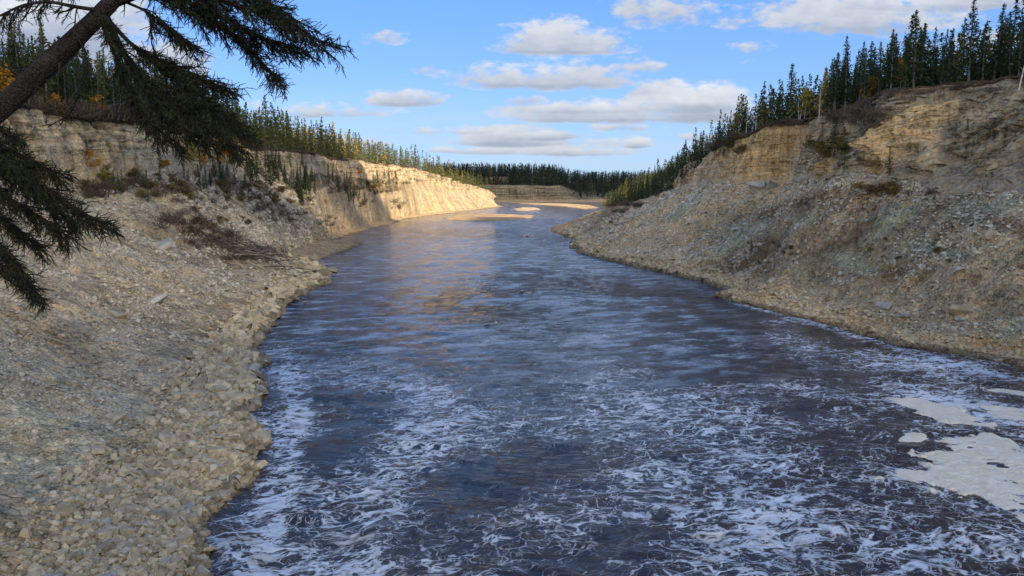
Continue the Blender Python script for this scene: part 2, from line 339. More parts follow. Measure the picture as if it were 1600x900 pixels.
def build_bank(side):
    s = -1 if side == 'L' else 1
    T = LEFT if side == 'L' else RIGHT
    Y = YS.copy(); n = len(Y)
    yp = np.where(Y > 24, row_of(np.maximum(Y, 24)), 1200)
    if side == 'L':
        ex = edge_x_left(yp); f = Y * CP + CAMZ * SP_; Xe = (ex - 800) / FPX * f
        Xe = np.where(Y > 690, np.interp(Y, [690, 700, 730, 770, 900], [-9, -12, -40, -110, -300]), Xe)
        Xe = np.where(Y < 32, -14.2 - 0.0 * Y, Xe)
        wb = np.interp(Y, [0, 30, 60, 100, 160, 178, 200, 236, 248, 300, 600], [4, 4.5, 5, 5, 4, 9, 11, 14, 4, 5, 4])
    else:
        ex = edge_x_right(yp); f = Y * CP + CAMZ * SP_; Xe = (ex - 800) / FPX * f
        Xe = np.where(Y < 74, np.interp(Y, [-40, 40, 74], [44, 48, Xe[np.argmin(abs(Y - 74))]]), Xe)
        Xe = np.where(Y > 575, np.interp(Y, [575, 650, 750, 800, 900], [69, 84, 100, 145, 180]), Xe)
        wb = np.interp(Y, [0, 70, 100, 300, 600], [3, 3, 3, 5, 5])
    Xe = Xe + fbm(Y / 3.0, 5.0 if s > 0 else 9.0, 0, 4, 3) * np.interp(Y, [0, 30, 200, 600], [0.25, 0.3, 0.7, 1.5])
    Xf, zf, Xt, zt = [tab(Y, T, i) for i in (1, 2, 3, 4)]
    wob = fbm(Y / 16.0, 2.2 * s, 0, 5, 31) * 2.0
    Xf = Xf + wob * 0.9; Xt = Xt + wob + fbm(Y / 4.0, 8.2 * s, 0, 3, 37) * 0.7
    zt = zt + fbm(Y / 12.0, 3.3 * s, 0, 4, 51) * 0.8; zf = zf + fbm(Y / 10.0, 7.3 * s, 0, 3, 57) * 1.3
    segs = []
    def seg(x0, z0, x1, z1, m_, curve=None, pw=1.0):
        t = (np.arange(m_) / m_)[None, :] ** pw
        xx = x0[:, None] + (x1 - x0)[:, None] * t
        tz = t if curve is None else curve(t)
        segs.append((xx, z0[:, None] + (z1 - z0)[:, None] * tz, t + 0 * xx))
    one = np.ones(n)
    seg(Xe - s * 9, -3.0 * one, Xe, 0 * one, 7)
    hb = np.minimum(wb * 0.26, 1.35)
    bw = (np.interp(Y, [150, 230, 460, 560], [0, 1, 1, 0.3]) if side == 'L' else 0 * Y)[:, None]
    seg(Xe, 0 * one, Xe + s * wb, hb, 20, lambda t: t ** 0.8)
    seg(Xe + s * wb, hb, Xf, zf, 120, lambda t: (0.5 * t + 0.5 * t * t * (1.6 - 0.6 * t)) * (1 - bw) + bw * np.minimum(1.3 * t, 0.72 + 0.28 * t ** 4))
    seg(Xf, zf, Xt, zt, 64, (lambda t: t ** 0.62) if s < 0 else (lambda t: t ** 0.85))
    seg(Xt, zt, Xt + s * 260, zt + 3, 34, None, 2.2)
    X = np.concatenate([a for a, _, _ in segs] + [(Xt + s * 260)[:, None]], 1)
    Z = np.concatenate([b for _, b, _ in segs] + [(zt + 3)[:, None]], 1)
    lens = [7, 20, 120, 64, 35]
    zone = np.concatenate([np.full(l, i) for i, l in enumerate(lens)])[None, :] + 0 * X
    tt = np.concatenate([c_ for _, _, c_ in segs] + [one[:, None]], 1)
    YY = Y[:, None] + 0 * X
    P = np.stack([X, YY, Z], -1)
    px, py = project(P)
    sl = (zone == 2) * np.sin(np.pi * np.clip(tt, 0, 1)) ** 0.5
    beach = (zone == 1) * 1.0
    cliff = (zone == 3) * np.clip(np.sin(np.pi * np.clip(tt, 0.02, 0.98)), 0, 1) ** 0.4
    pla = (zone == 4) * 1.0
    vis = np.interp(YY, [20, 100, 300, 800], [1, 1, 1.3, 2.0])
    # slope: gullies running downslope plus broken ground
    g1 = ridged(YY / 9.0 + fbm(X / 14, YY / 14, 0, 2, 5) * 0.8, X / 38.0, 0, 3, 61)
    lump = fbm(X / 7.0, YY / 7.0, 0, 5, 71, 0.55); fine = fbm(X / 1.6, YY / 1.6, 0, 3, 81, 0.6)
    amp = 0.75 if s < 0 else 1.25
    calm = 1 - 0.65 * ss(70, 40, YY) * (s < 0)
    dz = sl * ((g1 - 0.5) * 0.55 * vis + lump * amp * vis * 0.75) * calm + (sl + beach * 0.6) * fine * 0.20
    dz += pla * ss(0, 0.3, tt) * lump * 0.8 + pla * fine * 0.15
    dz += beach * (lump * 0.12)
    dx = np.zeros_like(X)
    # right bank: slumped ridges leaning down to the river
    if s > 0:
        slump = ridged((YY + X * 0.9) / 16.0, (YY - X) / 44.0, 0, 4, 91)
        dz += sl * (slump - 0.45) * 1.5 * ss(200, 120, YY) + sl * (slump - 0.45) * 0.8 * ss(120, 200, YY)
        hollow = gauss(px, py, 1160, 415, 60, 34, -30)
        dz -= sl * hollow * 1.0
        toe = gauss(px, py, 1330, 500, 190, 30, 20)
        dz += sl * toe * 0.5
    # cliffs: flutes, ledges, joints
    fl = ridged(YY / (3.2 * vis), Z / 30.0, 0, 4, 101)
    fl2 = ridged(YY / (8.0 * vis) + Z / 40.0, 3.0, 0, 2, 105)
    tilt = ss(160, 145, YY) if s > 0 else 0 * YY
    zq = Z + 1.1 * YY * tilt + fbm(X / 20, YY / 20, 0, 2, 9) * 1.0
    led = vnoise(zq * 1.3, YY / 25.0, 0, 111) + 0.6 * vnoise(zq * 3.4, YY / 12.0, 0, 113)
    jn = vnoise(YY / 1.1, Z / 2.4, 0, 117)
    dx += cliff * (fl * 0.75 * vis + fl2 * 0.7 * vis + led * 0.30 + jn * 0.15) * (-s) * (0.8 if s < 0 else 1.0)
    crack = (np.abs(vnoise(YY / 2.6 + Z / 26.0, 0.3, 0, 121)) < 0.09) * 1.0
    dx += cliff * crack * (0.9) * s * ss(0.0, 0.2, tt)
    dz += cliff * fine * 0.25
    if s < 0:
        for c_x in (128, 150, 163, 181, 203, 222, 98):
            dx -= (zone == 3) * np.exp(-((px - c_x - 0.22 * (py - 190) - 3 * np.sin(py / 17 + c_x)) / 4.0) ** 2) * ss(60, 100, YY) * ss(150, 135, YY) * 0.9
    if s > 0:
        smooth = gauss(px, py, 1205, 238, 62, 56)      # the even wall of the hollow
        dx *= 1 - 0.7 * smooth * (zone == 3)
        up = (zone == 3) * ss(150, 120, YY)
        lr = ridged((YY + Z * 0.8) / 6.0, (YY - Z) / 30.0, 0, 4, 131)
        dx += up * cliff * (lr - 0.4) * (-1.7) + up * cliff * lump * 1.2
        # pale buttress standing proud of the wall
        bt = ((np.abs(YY - 118.5) < 2.4) & (zone == 3)) * ss(0.05, 0.15, tt) * ss(0.80, 0.72, tt)
        dx -= bt * 2.2
        bt = ((np.abs(YY - 131.0) < 2.8) & (zone == 3)) * ss(0.0, 0.1, tt) * ss(0.92, 0.8, tt)
        dx -= bt * 1.6
    fi = lambda a: np.floor(a).astype(np.int64)
    vb = np.clip(vis, 1, 2)
    if s < 0:
        w1 = fbm(YY / 6, Z / 6, 0, 2, 141) * 0.5
        dx += cliff * (_h(fi((Z + w1) / (0.9 * vb)), fi((YY + 3 * w1) / (2.6 * vb)), fi(0 * Z), 7) * 0.30 + _h(fi((Z + w1) / (2.3 * vb)), fi(YY / (6 * vb)), fi(0 * Z), 8) * 0.35)
    else:
        w1 = fbm(YY / 7, Z / 7, 0, 3, 141) * 0.9
        ua, ub = (YY + 1.1 * Z) + w1, (YY - 0.9 * Z) + w1
        bl = _h(fi(ua / 1.15), fi(ub / 3.8), fi(0 * Z), 7) * 0.45 + _h(fi(ua / 3.1), fi(ub / 8.0), fi(0 * Z), 8) * 0.85
        bh = _h(fi((Z + w1 * .4) / 0.8), fi((YY + w1) / 2.2), fi(0 * Z), 9) * 0.22
        k3 = (zone == 3) * ss(0.0, 0.1, tt) * ss(.97, .85, tt)
        dx += -k3 * (bl * tilt * 1.1 + bh * (1 - tilt))
        led2 = ss(-0.1, 0.3, fbm(X / 9, YY / 11, 0, 3, 143)) * ss(0.25, 0.6, tt) * (zone == 2) * ss(240, 200, YY)
        dz += led2 * bl * 0.8
        cut = np.abs(vnoise((YY + 0.8 * Z) / 3.3 + w1 * .3, (YY - Z) / 20, 0, 147))
        dx += k3 * tilt * (cut < 0.07) * 0.9
        for (cx, cy, rx, ry, a) in [(1370, 245, 7, 46, 12), (1481, 232, 7, 40, 8), (1428, 240, 5, 36, 5)]: dx += gauss(px, py, cx, cy, rx, ry, a) * (zone == 3) * 1.6
        for (cx, cy, rx, ry, a) in [(1457, 226, 16, 38, 6), (1400, 232, 24, 46, 10)]: dx -= gauss(px, py, cx, cy, rx, ry, a) * (zone == 3) * 1.4
    P[..., 0] += dx; P[..., 2] += dz
    P[..., 2] = np.where((zone == 1) & (tt < 0.02), 0.02, P[..., 2])
    px, py = project(P); X, Z = P[..., 0], P[..., 2]
    # ---------------- rock and soil colours, darker along gullies and clefts
    def c3(r, g_, b_): return np.array([r, g_, b_])
    col = np.zeros(P.shape)
    N1 = fbm(X / 9, YY / 9, Z / 9, 4, 201); N2 = fbm(X / 3, YY / 3, Z / 3, 4, 211)
    def lay(mask, c_, k_=1.0):
        m_ = np.clip(mask * k_, 0, 1)[..., None]; col[:] = col * (1 - m_) + c_ * m_
    one_ = np.ones_like(X)
    if s < 0:
        lay(one_, c3(0.51, 0.44, 0.325))
        lay(ss(0.0, 0.7, N2 + N1 * 0.5), c3(0.56, 0.49, 0.37), 0.8)
        lay(ss(0.1, 0.8, -N1 + N2 * 0.5), c3(0.36, 0.30, 0.21), 0.7)
        for (cx, cy, rx, ry, a) in [(60, 640, 150, 60, 20), (110, 740, 110, 55, 35), (215, 640, 50, 18, 30), (30, 720, 70, 60, 0), (180, 800, 60, 20, 50)]:
            lay(gauss(px, py, cx, cy, rx, ry, a) * ss(-0.6, 0.4, N2), c3(0.54, 0.50, 0.375), 0.85)
        for (cx, cy, rx, ry, a) in [(60, 850, 90, 50, 20), (60, 610, 60, 20, 10), (300, 530, 110, 30, 30), (240, 470, 60, 30, 20), (40, 690, 60, 14, 30), (130, 560, 120, 16, 28)]:
            lay(gauss(px, py, cx, cy, rx, ry, a) * ss(-0.5, 0.4, N2), c3(0.37, 0.30, 0.205), 0.7)
        for (cx, cy, rx, ry, a) in [(300, 340, 60, 26, 15), (350, 390, 90, 30, 15), (230, 290, 130, 22, 5), (360, 300, 90, 30, 15), (430, 330, 50, 16, 30), (460, 350, 50, 12, 35), (590, 320, 40, 12, 25), (560, 300, 50, 14, 20)]:
            lay(gauss(px, py, cx, cy, rx, ry, a) * ss(-0.5, 0.3, N2), c3(0.15, 0.115, 0.08), 0.8)
        lay((zone == 1) + (zone == 2) * ss(0.14, 0.02, tt + N2 * 0.05), c3(0.44, 0.35, 0.22), 0.9)
        lay(gauss(px, py, 500, 395, 70, 22, -10), c3(0.46, 0.36, 0.22), 0.9)
        lay((zone == 3) + (zone == 2) * ss(0.93, 1.0, tt), c3(0.42, 0.375, 0.285), 0.95)
        lay((zone >= 2) * ss(200, 300, YY), c3(0.42, 0.35, 0.25), 0.85)
        lay((zone == 2) * ss(.60, .74, tt + N2 * .06) * ss(190, 230, YY) * ss(480, 400, YY) * ss(-.5, .2, N2 + .3), c3(0.14, 0.105, 0.07), .85)
        lay((zone == 2) * ss(.25, .7, fbm(YY / 5 + X / 12, X / 30, 0, 3, 231)) * ss(180, 230, YY), c3(0.24, 0.21, 0.16), .7)
        for c_x in (128, 150, 163, 181, 203, 222, 98):
            lay((zone == 3) * np.exp(-((px - c_x - 0.22 * (py - 190) - 3 * np.sin(py / 17 + c_x)) / 2.6) ** 2) * ss(60, 120, YY) * ss(150, 135, YY), c3(.13, .11, .08), .8)
        lay((zone == 3) * (np.abs(vnoise(YY / 2.6 + Z / 26.0, 0.3, 0, 121)) < 0.12) * ss(150, 120, YY), c3(.14, .115, .085), .75)
        lay((zone == 3) * ss(0.3, 0.9, N1), c3(0.33, 0.31, 0.26), 0.5)
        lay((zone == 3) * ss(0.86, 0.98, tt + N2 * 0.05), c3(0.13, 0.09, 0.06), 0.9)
    else:
        lay(one_, c3(0.42, 0.37, 0.285))
        lay(ss(0.0, 0.7, N2 + N1 * 0.4), c3(0.56, 0.50, 0.40), 0.8)
        lay(ss(0.05, 0.7, -N1 + N2 * 0.6), c3(0.22, 0.18, 0.13), 0.75)
        lay(ss(0.15, 0.6, fbm(X / 5, YY / 8, Z / 5, 3, 221)), c3(0.25, 0.26, 0.235), 0.6)
        for (cx, cy, rx, ry, a) in [(1160, 300, 160, 26, -8), (1050, 350, 120, 40, -30), (1020, 400, 110, 20, 15), (1240, 300, 60, 24, 0)]:
            lay(gauss(px, py, cx, cy, rx, ry, a), c3(0.56, 0.50, 0.40), 0.8)
        for (cx, cy, rx, ry, a) in [(1180, 400, 80, 26, -30), (1130, 425, 50, 20, -20), (1180, 345, 60, 9, -25), (1270, 310, 60, 10, -20), (1440, 340, 70, 10, -30), (1330, 370, 70, 14, -30), (1400, 430, 90, 18, 0), (1350, 300, 80, 12, -20), (960, 330, 60, 8, -35)]:
            lay(gauss(px, py, cx, cy, rx, ry, a) * ss(-0.7, 0.2, N2), c3(0.15, 0.115, 0.08), 0.85)
        for (cx, cy, rx, ry, a) in [(1165, 358, 42, 15, -15), (1140, 382, 36, 12, -30), (1400, 335, 40, 20, -10), (1375, 360, 30, 12, -30), (1540, 320, 50, 20, -10), (1585, 530, 36, 36, 0), (1470, 395, 60, 14, 10), (1540, 355, 30, 14, 0), (1330, 410, 40, 16, 20), (1060, 330, 60, 10, -40), (1240, 350, 40, 10, -20)]:
            lay(gauss(px, py, cx, cy, rx, ry, a) * ss(-0.6, 0.2, N2), c3(0.34, 0.41, 0.375), 0.9)
        lay(gauss(px, py, 1350, 325, 30, 8, 0) + gauss(px, py, 1400, 303, 24, 8, 0) + gauss(px, py, 1570, 350, 36, 10, 20), c3(0.16, 0.06, 0.055), 0.5)
        lay((zone == 1) + (zone == 2) * ss(0.10, 0.02, tt + N2 * 0.04), c3(0.48, 0.38, 0.23), 0.9)
        lay((zone == 3) * ss(160, 130, YY), c3(0.29, 0.285, 0.265), 0.85)
        for (cx, cy, rx, ry, a, cc_) in [(1457, 226, 15, 38, 6, (.56, .50, .37)), (1404, 232, 20, 46, 10, (.46, .45, .39)), (1388, 215, 7, 28, 12, (.58, .50, .34)), (1340, 225, 22, 40, 10, (.34, .335, .31)), (1447, 208, 6, 9, 0, (.45, .27, .12)), (1345, 268, 34, 26, -40, (.44, .42, .36)), (1300, 262, 30, 26, -30, (.40, .40, .37)), (1115, 268, 26, 30, 10, (.42, .37, .29))]:
            lay(gauss(px, py, cx, cy, rx, ry, a) * (tt > 0.1), c3(*cc_), .85)
        for (cx, cy, rx, ry, a) in [(1370, 245, 5, 46, 12), (1481, 232, 5, 40, 8), (1428, 240, 4, 36, 5), (1362, 200, 14, 8, -30)]:
            lay(gauss(px, py, cx, cy, rx, ry, a), c3(.11, .09, .07), .8)
        lay(gauss(px, py, 1205, 240, 75, 60) * (zone == 3), c3(0.50, 0.38, 0.225), 0.95)
        lay(gauss(px, py, 1172, 225, 14, 40) * (zone == 3), c3(0.60, 0.48, 0.28), 0.7)
        lay(gauss(px, py, 1255, 262, 20, 50, 20) * (zone == 3), c3(0.40, 0.40, 0.37), 0.8)
        lay((((np.abs(YY - 118.5) < 2.4) | (np.abs(YY - 131) < 2.8)) & (zone == 3)) * ss(0.85, 0.7, tt), c3(0.50, 0.43, 0.29), 0.85)
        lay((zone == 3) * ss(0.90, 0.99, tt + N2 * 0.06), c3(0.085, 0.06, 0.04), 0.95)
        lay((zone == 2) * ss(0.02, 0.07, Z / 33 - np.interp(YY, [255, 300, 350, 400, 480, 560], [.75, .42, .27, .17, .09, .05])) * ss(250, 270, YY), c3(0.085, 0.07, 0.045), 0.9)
    wet = (zone <= 1) * ss(0.35, 0.0, Z + N2 * 0.12)
    lay(wet, c3(0.10, 0.075, 0.045), 0.85)
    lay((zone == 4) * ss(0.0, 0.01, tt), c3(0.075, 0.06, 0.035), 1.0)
    if s > 0: col *= np.array([1.10, 1.0, 0.86])
    mask = np.zeros(P.shape); mask[..., 0] = cliff
    mask[..., 2] = tilt; mask[..., 0] = np.maximum(cliff, 0.6 * tilt * (zone == 2) * ss(.5, .75, tt + .1 * N1)) if s > 0 else cliff
    mask[..., 1] = np.where(zone == 3, 0.35, 1.0) * np.where(zone == 4, 0.3, 1.0)
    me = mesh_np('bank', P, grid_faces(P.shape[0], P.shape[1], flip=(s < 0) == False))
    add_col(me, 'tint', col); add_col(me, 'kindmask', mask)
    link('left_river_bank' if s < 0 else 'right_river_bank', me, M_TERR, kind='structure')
    return dict(P=P, zone=zone, tt=tt, px=px, py=py, s=s, col=col)
BL = build_bank('L'); BR = build_bank('R')

# bank beyond the bend
Xf_ = np.linspace(-420, 520, 360); nv_ = 110
vv = np.linspace(0, 1, nv_)
def far_profile(X):
    Ye = 880 + 25 * np.sin(X / 130) + fbm(X / 40, 1, 0, 3, 301) * 8
    return Ye
Ye = far_profile(Xf_)
rows_ = []
zc = np.interp(Xf_, [-400, -60, 60, 78, 110, 300], [20, 20, 19, 13, 11, 13])
stp = np.interp(Xf_, [-400, 55, 80, 400], [6, 7, 45, 60])
for t in vv:
    if t < 0.2: q = t / 0.2; yy = Ye + 14 * q - 4; zz_ = -1.0 + 3.5 * q + 0 * Xf_
    elif t < 0.6: q = (t - .2) / .4; yy = Ye + 10 + stp * q; zz_ = 2.5 + (zc - 2.5) * q ** 0.8
    elif t < 0.66: q = (t - .6) / .06; yy = Ye + 10 + stp + 26 * q; zz_ = zc + 4 * q
    elif t < 0.76: q = (t - .66) / .10; yy = Ye + 36 + stp + 6 * q; zz_ = zc + 4 + 7 * q
    else: q = (t - .76) / .24; yy = Ye + 42 + stp + 900 * q * q; zz_ = zc + 11 + 3 * q
    rows_.append(np.stack([Xf_, yy, zz_], -1))
PF = np.array(rows_); tF = np.repeat(vv[:, None], len(Xf_), 1)
cm = ((tF > 0.2) & (tF < 0.6)) * np.sin(np.pi * np.clip((tF - 0.2) / 0.4, 0, 1)) + ((tF > 0.66) & (tF < 0.76)) * 0.8
PF[..., 1] -= cm * (ridged(PF[..., 0] / 9, 1.0, 0, 3, 311) * 3.2 + vnoise(PF[..., 2] * 1.2, PF[..., 0] / 40, 0, 315) * 1.5)
PF[..., 2] += fbm(PF[..., 0] / 15, PF[..., 1] / 15, 0, 3, 317) * 0.7 * (tF > 0.05)
colF = np.zeros(PF.shape) + np.array([0.20, 0.18, 0.14]); nF = fbm(PF[..., 0] / 12, PF[..., 2] / 2, 0, 3, 321)[..., None]
colF = colF * (1 + 0.25 * nF)
colF = np.where((tF < 0.2)[..., None], np.array([0.36, 0.29, 0.2]), colF); colF = np.where(((tF > 0.6) & (tF < 0.66) | (tF > 0.76))[..., None], np.array([0.07, 0.06, 0.04]), colF)
colF = np.where(((tF > 0.66) & (tF < 0.76))[..., None], np.where((PF[..., 0] < -5)[..., None], np.array([0.30, 0.25, 0.18]), np.array([0.07, 0.06, 0.04])), colF)
mkF = np.zeros(PF.shape); mkF[..., 0] = cm; mkF[..., 1] = 0.4
me = mesh_np('far_bank', PF, grid_faces(nv_, len(Xf_))); add_col(me, 'tint', colF); add_col(me, 'kindmask', mkF)
link('far_river_bank', me, M_TERR, kind='structure')

# open ground under and beyond everything, out to the horizon
gx = np.linspace(-4500, 4500, 40); gy = np.linspace(-1500, 7500, 40)
GX, GY = np.meshgrid(gx, gy); GZ = np.where((np.abs(GX) < 700) & (GY < 1900) & (GY > -900), -6.0, 16.0 + fbm(GX / 600, GY / 600, 0, 3, 5) * 3)
me = mesh_np('ground', np.stack([GX, GY, GZ], -1), grid_faces(40, 40))
add_col(me, 'tint', np.zeros(GX.shape + (3,)) + np.array([0.06, 0.055, 0.03])); add_col(me, 'kindmask', np.zeros(GX.shape + (3,)) + np.array([0, 0.3, 0]))
link('ground', me, M_TERR, kind='structure')

# rocky point the view is taken from
lx = np.linspace(-46, 26, 150); ly = np.linspace(-40, 20, 130); LX, LY = np.meshgrid(lx, ly)
edge_ = 1.0 + 1.2 * vnoise(LX / 4, 0.5, 0, 15) + ss(4, 12, LX) * -14
LZ = 16.3 - np.maximum(LY - edge_, 0) * 1.08 + fbm(LX / 3, LY / 3, 0, 4, 19) * 0.35 * ss(0.0, 3.0, np.hypot(LX, LY))
LZ -= np.maximum(-LX - 12.5, 0) * 1.3 + np.maximum(LX - 6, 0) * 0.9
me = mesh_np('ledge', np.stack([LX, LY, LZ], -1), grid_faces(130, 150))
add_col(me, 'tint', np.zeros(LX.shape + (3,)) + np.array([0.24, 0.21, 0.16])); add_col(me, 'kindmask', np.zeros(LX.shape + (3,)) + np.array([0.2, 1, 0]))
link('viewpoint_ledge', me, M_TERR, kind='structure')

# ------------------------------------------------------------------ river
def water_mat():
    m_, q, b = new_mat('river_water')
    pos = q.node('ShaderNodeNewGeometry').outputs['Position']
    at = q.node('ShaderNodeVertexColor', layer_name='foam'); a3 = q.sep(at.outputs[0]); dens, riff, cream = a3[0], a3[1], a3[2]
    x_, y_, z_ = q.sep(pos)
    w1 = q.noise(pos, 0.35, 3, 0.5); w2 = q.noise(pos, 1.3, 3, 0.55)
    wv = q.v('ADD', q.v('SCALE', q.v('SUBTRACT', w1.outputs[1], (0.5, 0.5, 0.5))), q.v('SCALE', q.v('SUBTRACT', w2.outputs[1], (0.5, 0.5, 0.5))))
    for nd in (wv.node.inputs[0].links[0].from_node, wv.node.inputs[1].links[0].from_node): nd.inputs['Scale'].default_value = 2.2 if nd == wv.node.inputs[0].links[0].from_node else 0.22
    pw = q.v('ADD', pos, wv)
    px_, py_, _ = q.sep(pw)
    ang = 0.30
    sx_ = q.m('ADD', q.m('MULTIPLY', px_, math.cos(ang)), q.m('MULTIPLY', py_, math.sin(ang)))
    sy_ = q.m('SUBTRACT', q.m('MULTIPLY', py_, math.cos(ang)), q.m('MULTIPLY', px_, math.sin(ang)))
    A = q.comb(q.m('MULTIPLY', sx_, 0.55), q.m('MULTIPLY', sy_, 0.75), 0.0)
    c2 = q.vor(A, 1.5, 'DISTANCE_TO_EDGE').outputs['Distance']
    rg = lambda sc, zo, det: q.m('ABSOLUTE', q.m('SUBTRACT', q.noise(q.comb(q.m('MULTIPLY', sx_, sc), q.m('MULTIPLY', sy_, sc * 1.45), zo), 1.0, det, 0.6, 0.0).outputs[0], 0.5))
    r1, r2, r3 = rg(0.30, 0.0, 3), rg(0.8, 7.0, 3), rg(1.9, 13.0, 3)
    patch = q.noise(q.comb(q.m('MULTIPLY', sx_, 0.09), q.m('MULTIPLY', sy_, 0.13), 2.0), 1.0, 5, 0.6).outputs[0]
    patch2 = q.noise(q.comb(sx_, q.m('MULTIPLY', sy_, 1.6), 5.0), 0.8, 6, 0.72).outputs[0]
    hf = q.noise(q.comb(q.m('MULTIPLY', sx_, 1.3), q.m('MULTIPLY', sy_, 2.6), 1.0), 1.5, 5, 0.72).outputs[0]
    d = q.m('ADD', dens, q.m('MULTIPLY', q.m('SUBTRACT', patch, 0.5), 1.9))
    dp = q.m('MAXIMUM', d, 0.0)
    def line(r_, w_): return q.mr(q.m('SUBTRACT', q.m('MULTIPLY', dp, w_), r_), -0.006, 0.020)
    f1 = line(r1, 0.046); f2 = q.m('MULTIPLY', line(r2, 0.028), 0.9); f3 = q.m('MULTIPLY', line(r3, 0.012), 0.5)
    f4 = q.m('MULTIPLY', q.mr(q.m('SUBTRACT', q.m('MULTIPLY', dp, 0.10), c2), -0.01, 0.05), q.mr(patch2, 0.42, 0.58))
    fil = q.mr(q.m('ADD', patch2, q.m('MULTIPLY', d, 0.17)), 0.665, 0.735)
    lb = q.mr(q.m('ADD', patch2, q.m('MULTIPLY', dp, 0.13)), 0.44, 0.58, 0.30, 1.0)
    foam = q.m('MAXIMUM', q.m('MULTIPLY', q.m('MAXIMUM', q.m('MAXIMUM', f1, f2), q.m('MAXIMUM', f3, f4)), lb), fil)
    foam = q.m('MULTIPLY', q.m('MULTIPLY', foam, q.mr(d, 0.0, 0.3)), q.mr(q.m('ADD', hf, q.m('MULTIPLY', dp, 0.14)), 0.42, 0.60, 0.18, 1.0))
    fn_ = q.noise(q.comb(q.m('MULTIPLY', sx_, 0.16), q.m('MULTIPLY', sy_, 0.34), 7.0), 1.0, 9, 0.74).outputs[0]
    film = q.m('MULTIPLY', q.m('MULTIPLY', q.mr(fn_, 0.47, 0.62), q.m('SUBTRACT', 1.0, q.m('MULTIPLY', riff, 0.9))), q.m('MULTIPLY', q.mr(y_, 45, 90), q.mr(x_, 45, 20)))
    foam = q.m('MAXIMUM', foam, q.m('MULTIPLY', film, 0.5))
    deep = q.mix(q.noise(pos, 0.08, 3).outputs[0], (0.020, 0.011, 0.0055, 1), (0.036, 0.020, 0.010, 1))
    deep = q.mix(q.m('MULTIPLY', riff, 0.25), deep, (0.03, 0.022, 0.015, 1))
    fc = q.mix(q.mr(patch, 0.3, 0.7), (0.66, 0.73, 0.82, 1), (0.84, 0.86, 0.88, 1)); fc = q.mix(cream, fc, (0.60, 0.52, 0.38, 1))
    q.l.new(q.mix(q.m('MULTIPLY', foam, 0.88), deep, fc), b.inputs['Base Color'])
    q.l.new(q.mr(foam, 0, 1, 0.05, 0.75, False), b.inputs['Roughness'])
    b.inputs['IOR'].default_value = 1.45; b.inputs['Specular IOR Level'].default_value = 0.5
    wr = q.noise(q.comb(q.m('MULTIPLY', x_, 0.42), q.m('ADD', q.m('MULTIPLY', y_, 1.4), q.m('MULTIPLY', x_, 0.18)), 0.0), 1.6, 5, 0.6, 0.25).outputs[0]
    wr2 = q.noise(q.comb(q.m('MULTIPLY', x_, 0.28), q.m('MULTIPLY', y_, 1.0), 3.0), 5.2, 3, 0.6).outputs[0]
    ha = q.m('ADD', q.m('MULTIPLY', wr, q.m('ADD', q.mr(y_, 40, 130, 0.17, 0.05), q.m('MULTIPLY', q.mr(fn_, 0.52, 0.40), 0.12))), q.m('MULTIPLY', wr2, q.m('ADD', q.mr(y_, 40, 110, 0.055, 0.02), q.m('MULTIPLY', riff, 0.5))))
    ha = q.m('ADD', ha, q.m('MULTIPLY', foam, 0.02))
    bp = q.node('ShaderNodeBump'); bp.inputs['Strength'].default_value = 0.9; bp.inputs['Distance'].default_value = 1.0
    q.l.new(ha, bp.inputs['Height']); q.l.new(bp.outputs[0], b.inputs['Normal'])
    return m_
WY = np.concatenate([np.arange(-60, 26, 4.0), 26 * np.exp(np.arange(0, math.log(960 / 26), 0.0052))])
nwc = 290
uu = np.linspace(0, 1, nwc)
hx = np.interp(WY, [-60, 26, 100, 300, 700, 960], [26, 30, 62, 95, 180, 420])
cx_ = np.interp(WY, [-60, 60, 100, 300, 700, 960], [8, 6, 0, -20, 20, 20]) + 8
WX = cx_[:, None] + hx[:, None] * (uu[None, :] * 2 - 1) * 1.05
WYY = WY[:, None] + 0 * WX
a1 = ridged((WX * 0.35 + WYY * 0.9) / 3.2 + fbm(WX / 8, WYY / 8, 0, 2, 3) * 0.6, (WX - WYY * 0.3) / 7.0, 0, 3, 401)
a2 = ridged((WX * 0.2 + WYY) / 1.15 + 0.3 * a1, WX / 2.8, 0, 2, 405)
ampw = np.interp(WYY, [0, 60, 110, 400], [1.0, 0.7, 0.25, 0.2])
WZ = (a1 - 0.5) * 0.11 * ampw + (a2 - 0.5) * 0.055 * ampw * (WYY < 160)
wpx, wpy = project(np.stack([WX, WYY, 0 * WX], -1))
G = lambda *a: gauss(wpx, wpy, *a)
dens = (-0.30 + 0.58 * ss(390, 610, wpy) + 0.08 * ss(700, 860, wpy)
        + 0.5 * G(400, 860, 60, 60, 0) + 0.6 * G(440, 740, 30, 120, 15) + 0.5 * G(450, 590, 26, 90, -20) + 0.35 * G(640, 700, 60, 170, 25)
        + 0.55 * G(1180, 800, 150, 110, 30) + 0.3 * G(880, 650, 260, 60, 0) - 0.12 * G(1250, 600, 130, 60, 0) - 0.2 * G(620, 840, 90, 40, 0)
        + 0.6 * G(1290, 510, 260, 6, 16) + 0.45 * G(1230, 525, 60, 26, 30) + 0.6 * G(1440, 570, 150, 16, 9) + 0.45 * G(1350, 620, 170, 12, 4) + 0.55 * G(1550, 640, 130, 22, 14)
        + 0.35 * G(1460, 880, 120, 60, 0) - 0.14 * G(1330, 700, 90, 50, 0)
        + 0.33 * G(760, 385, 230, 6, 8) + 0.3 * G(950, 400, 120, 5, 10) + 0.25 * G(560, 350, 90, 4, 0) + 0.3 * G(840, 350, 80, 4, 5) - 0.1 * G(1100, 560, 150, 60, 0))
dens += 0.16 * fbm(WX / 12, WYY / 30, 0, 3, 421)
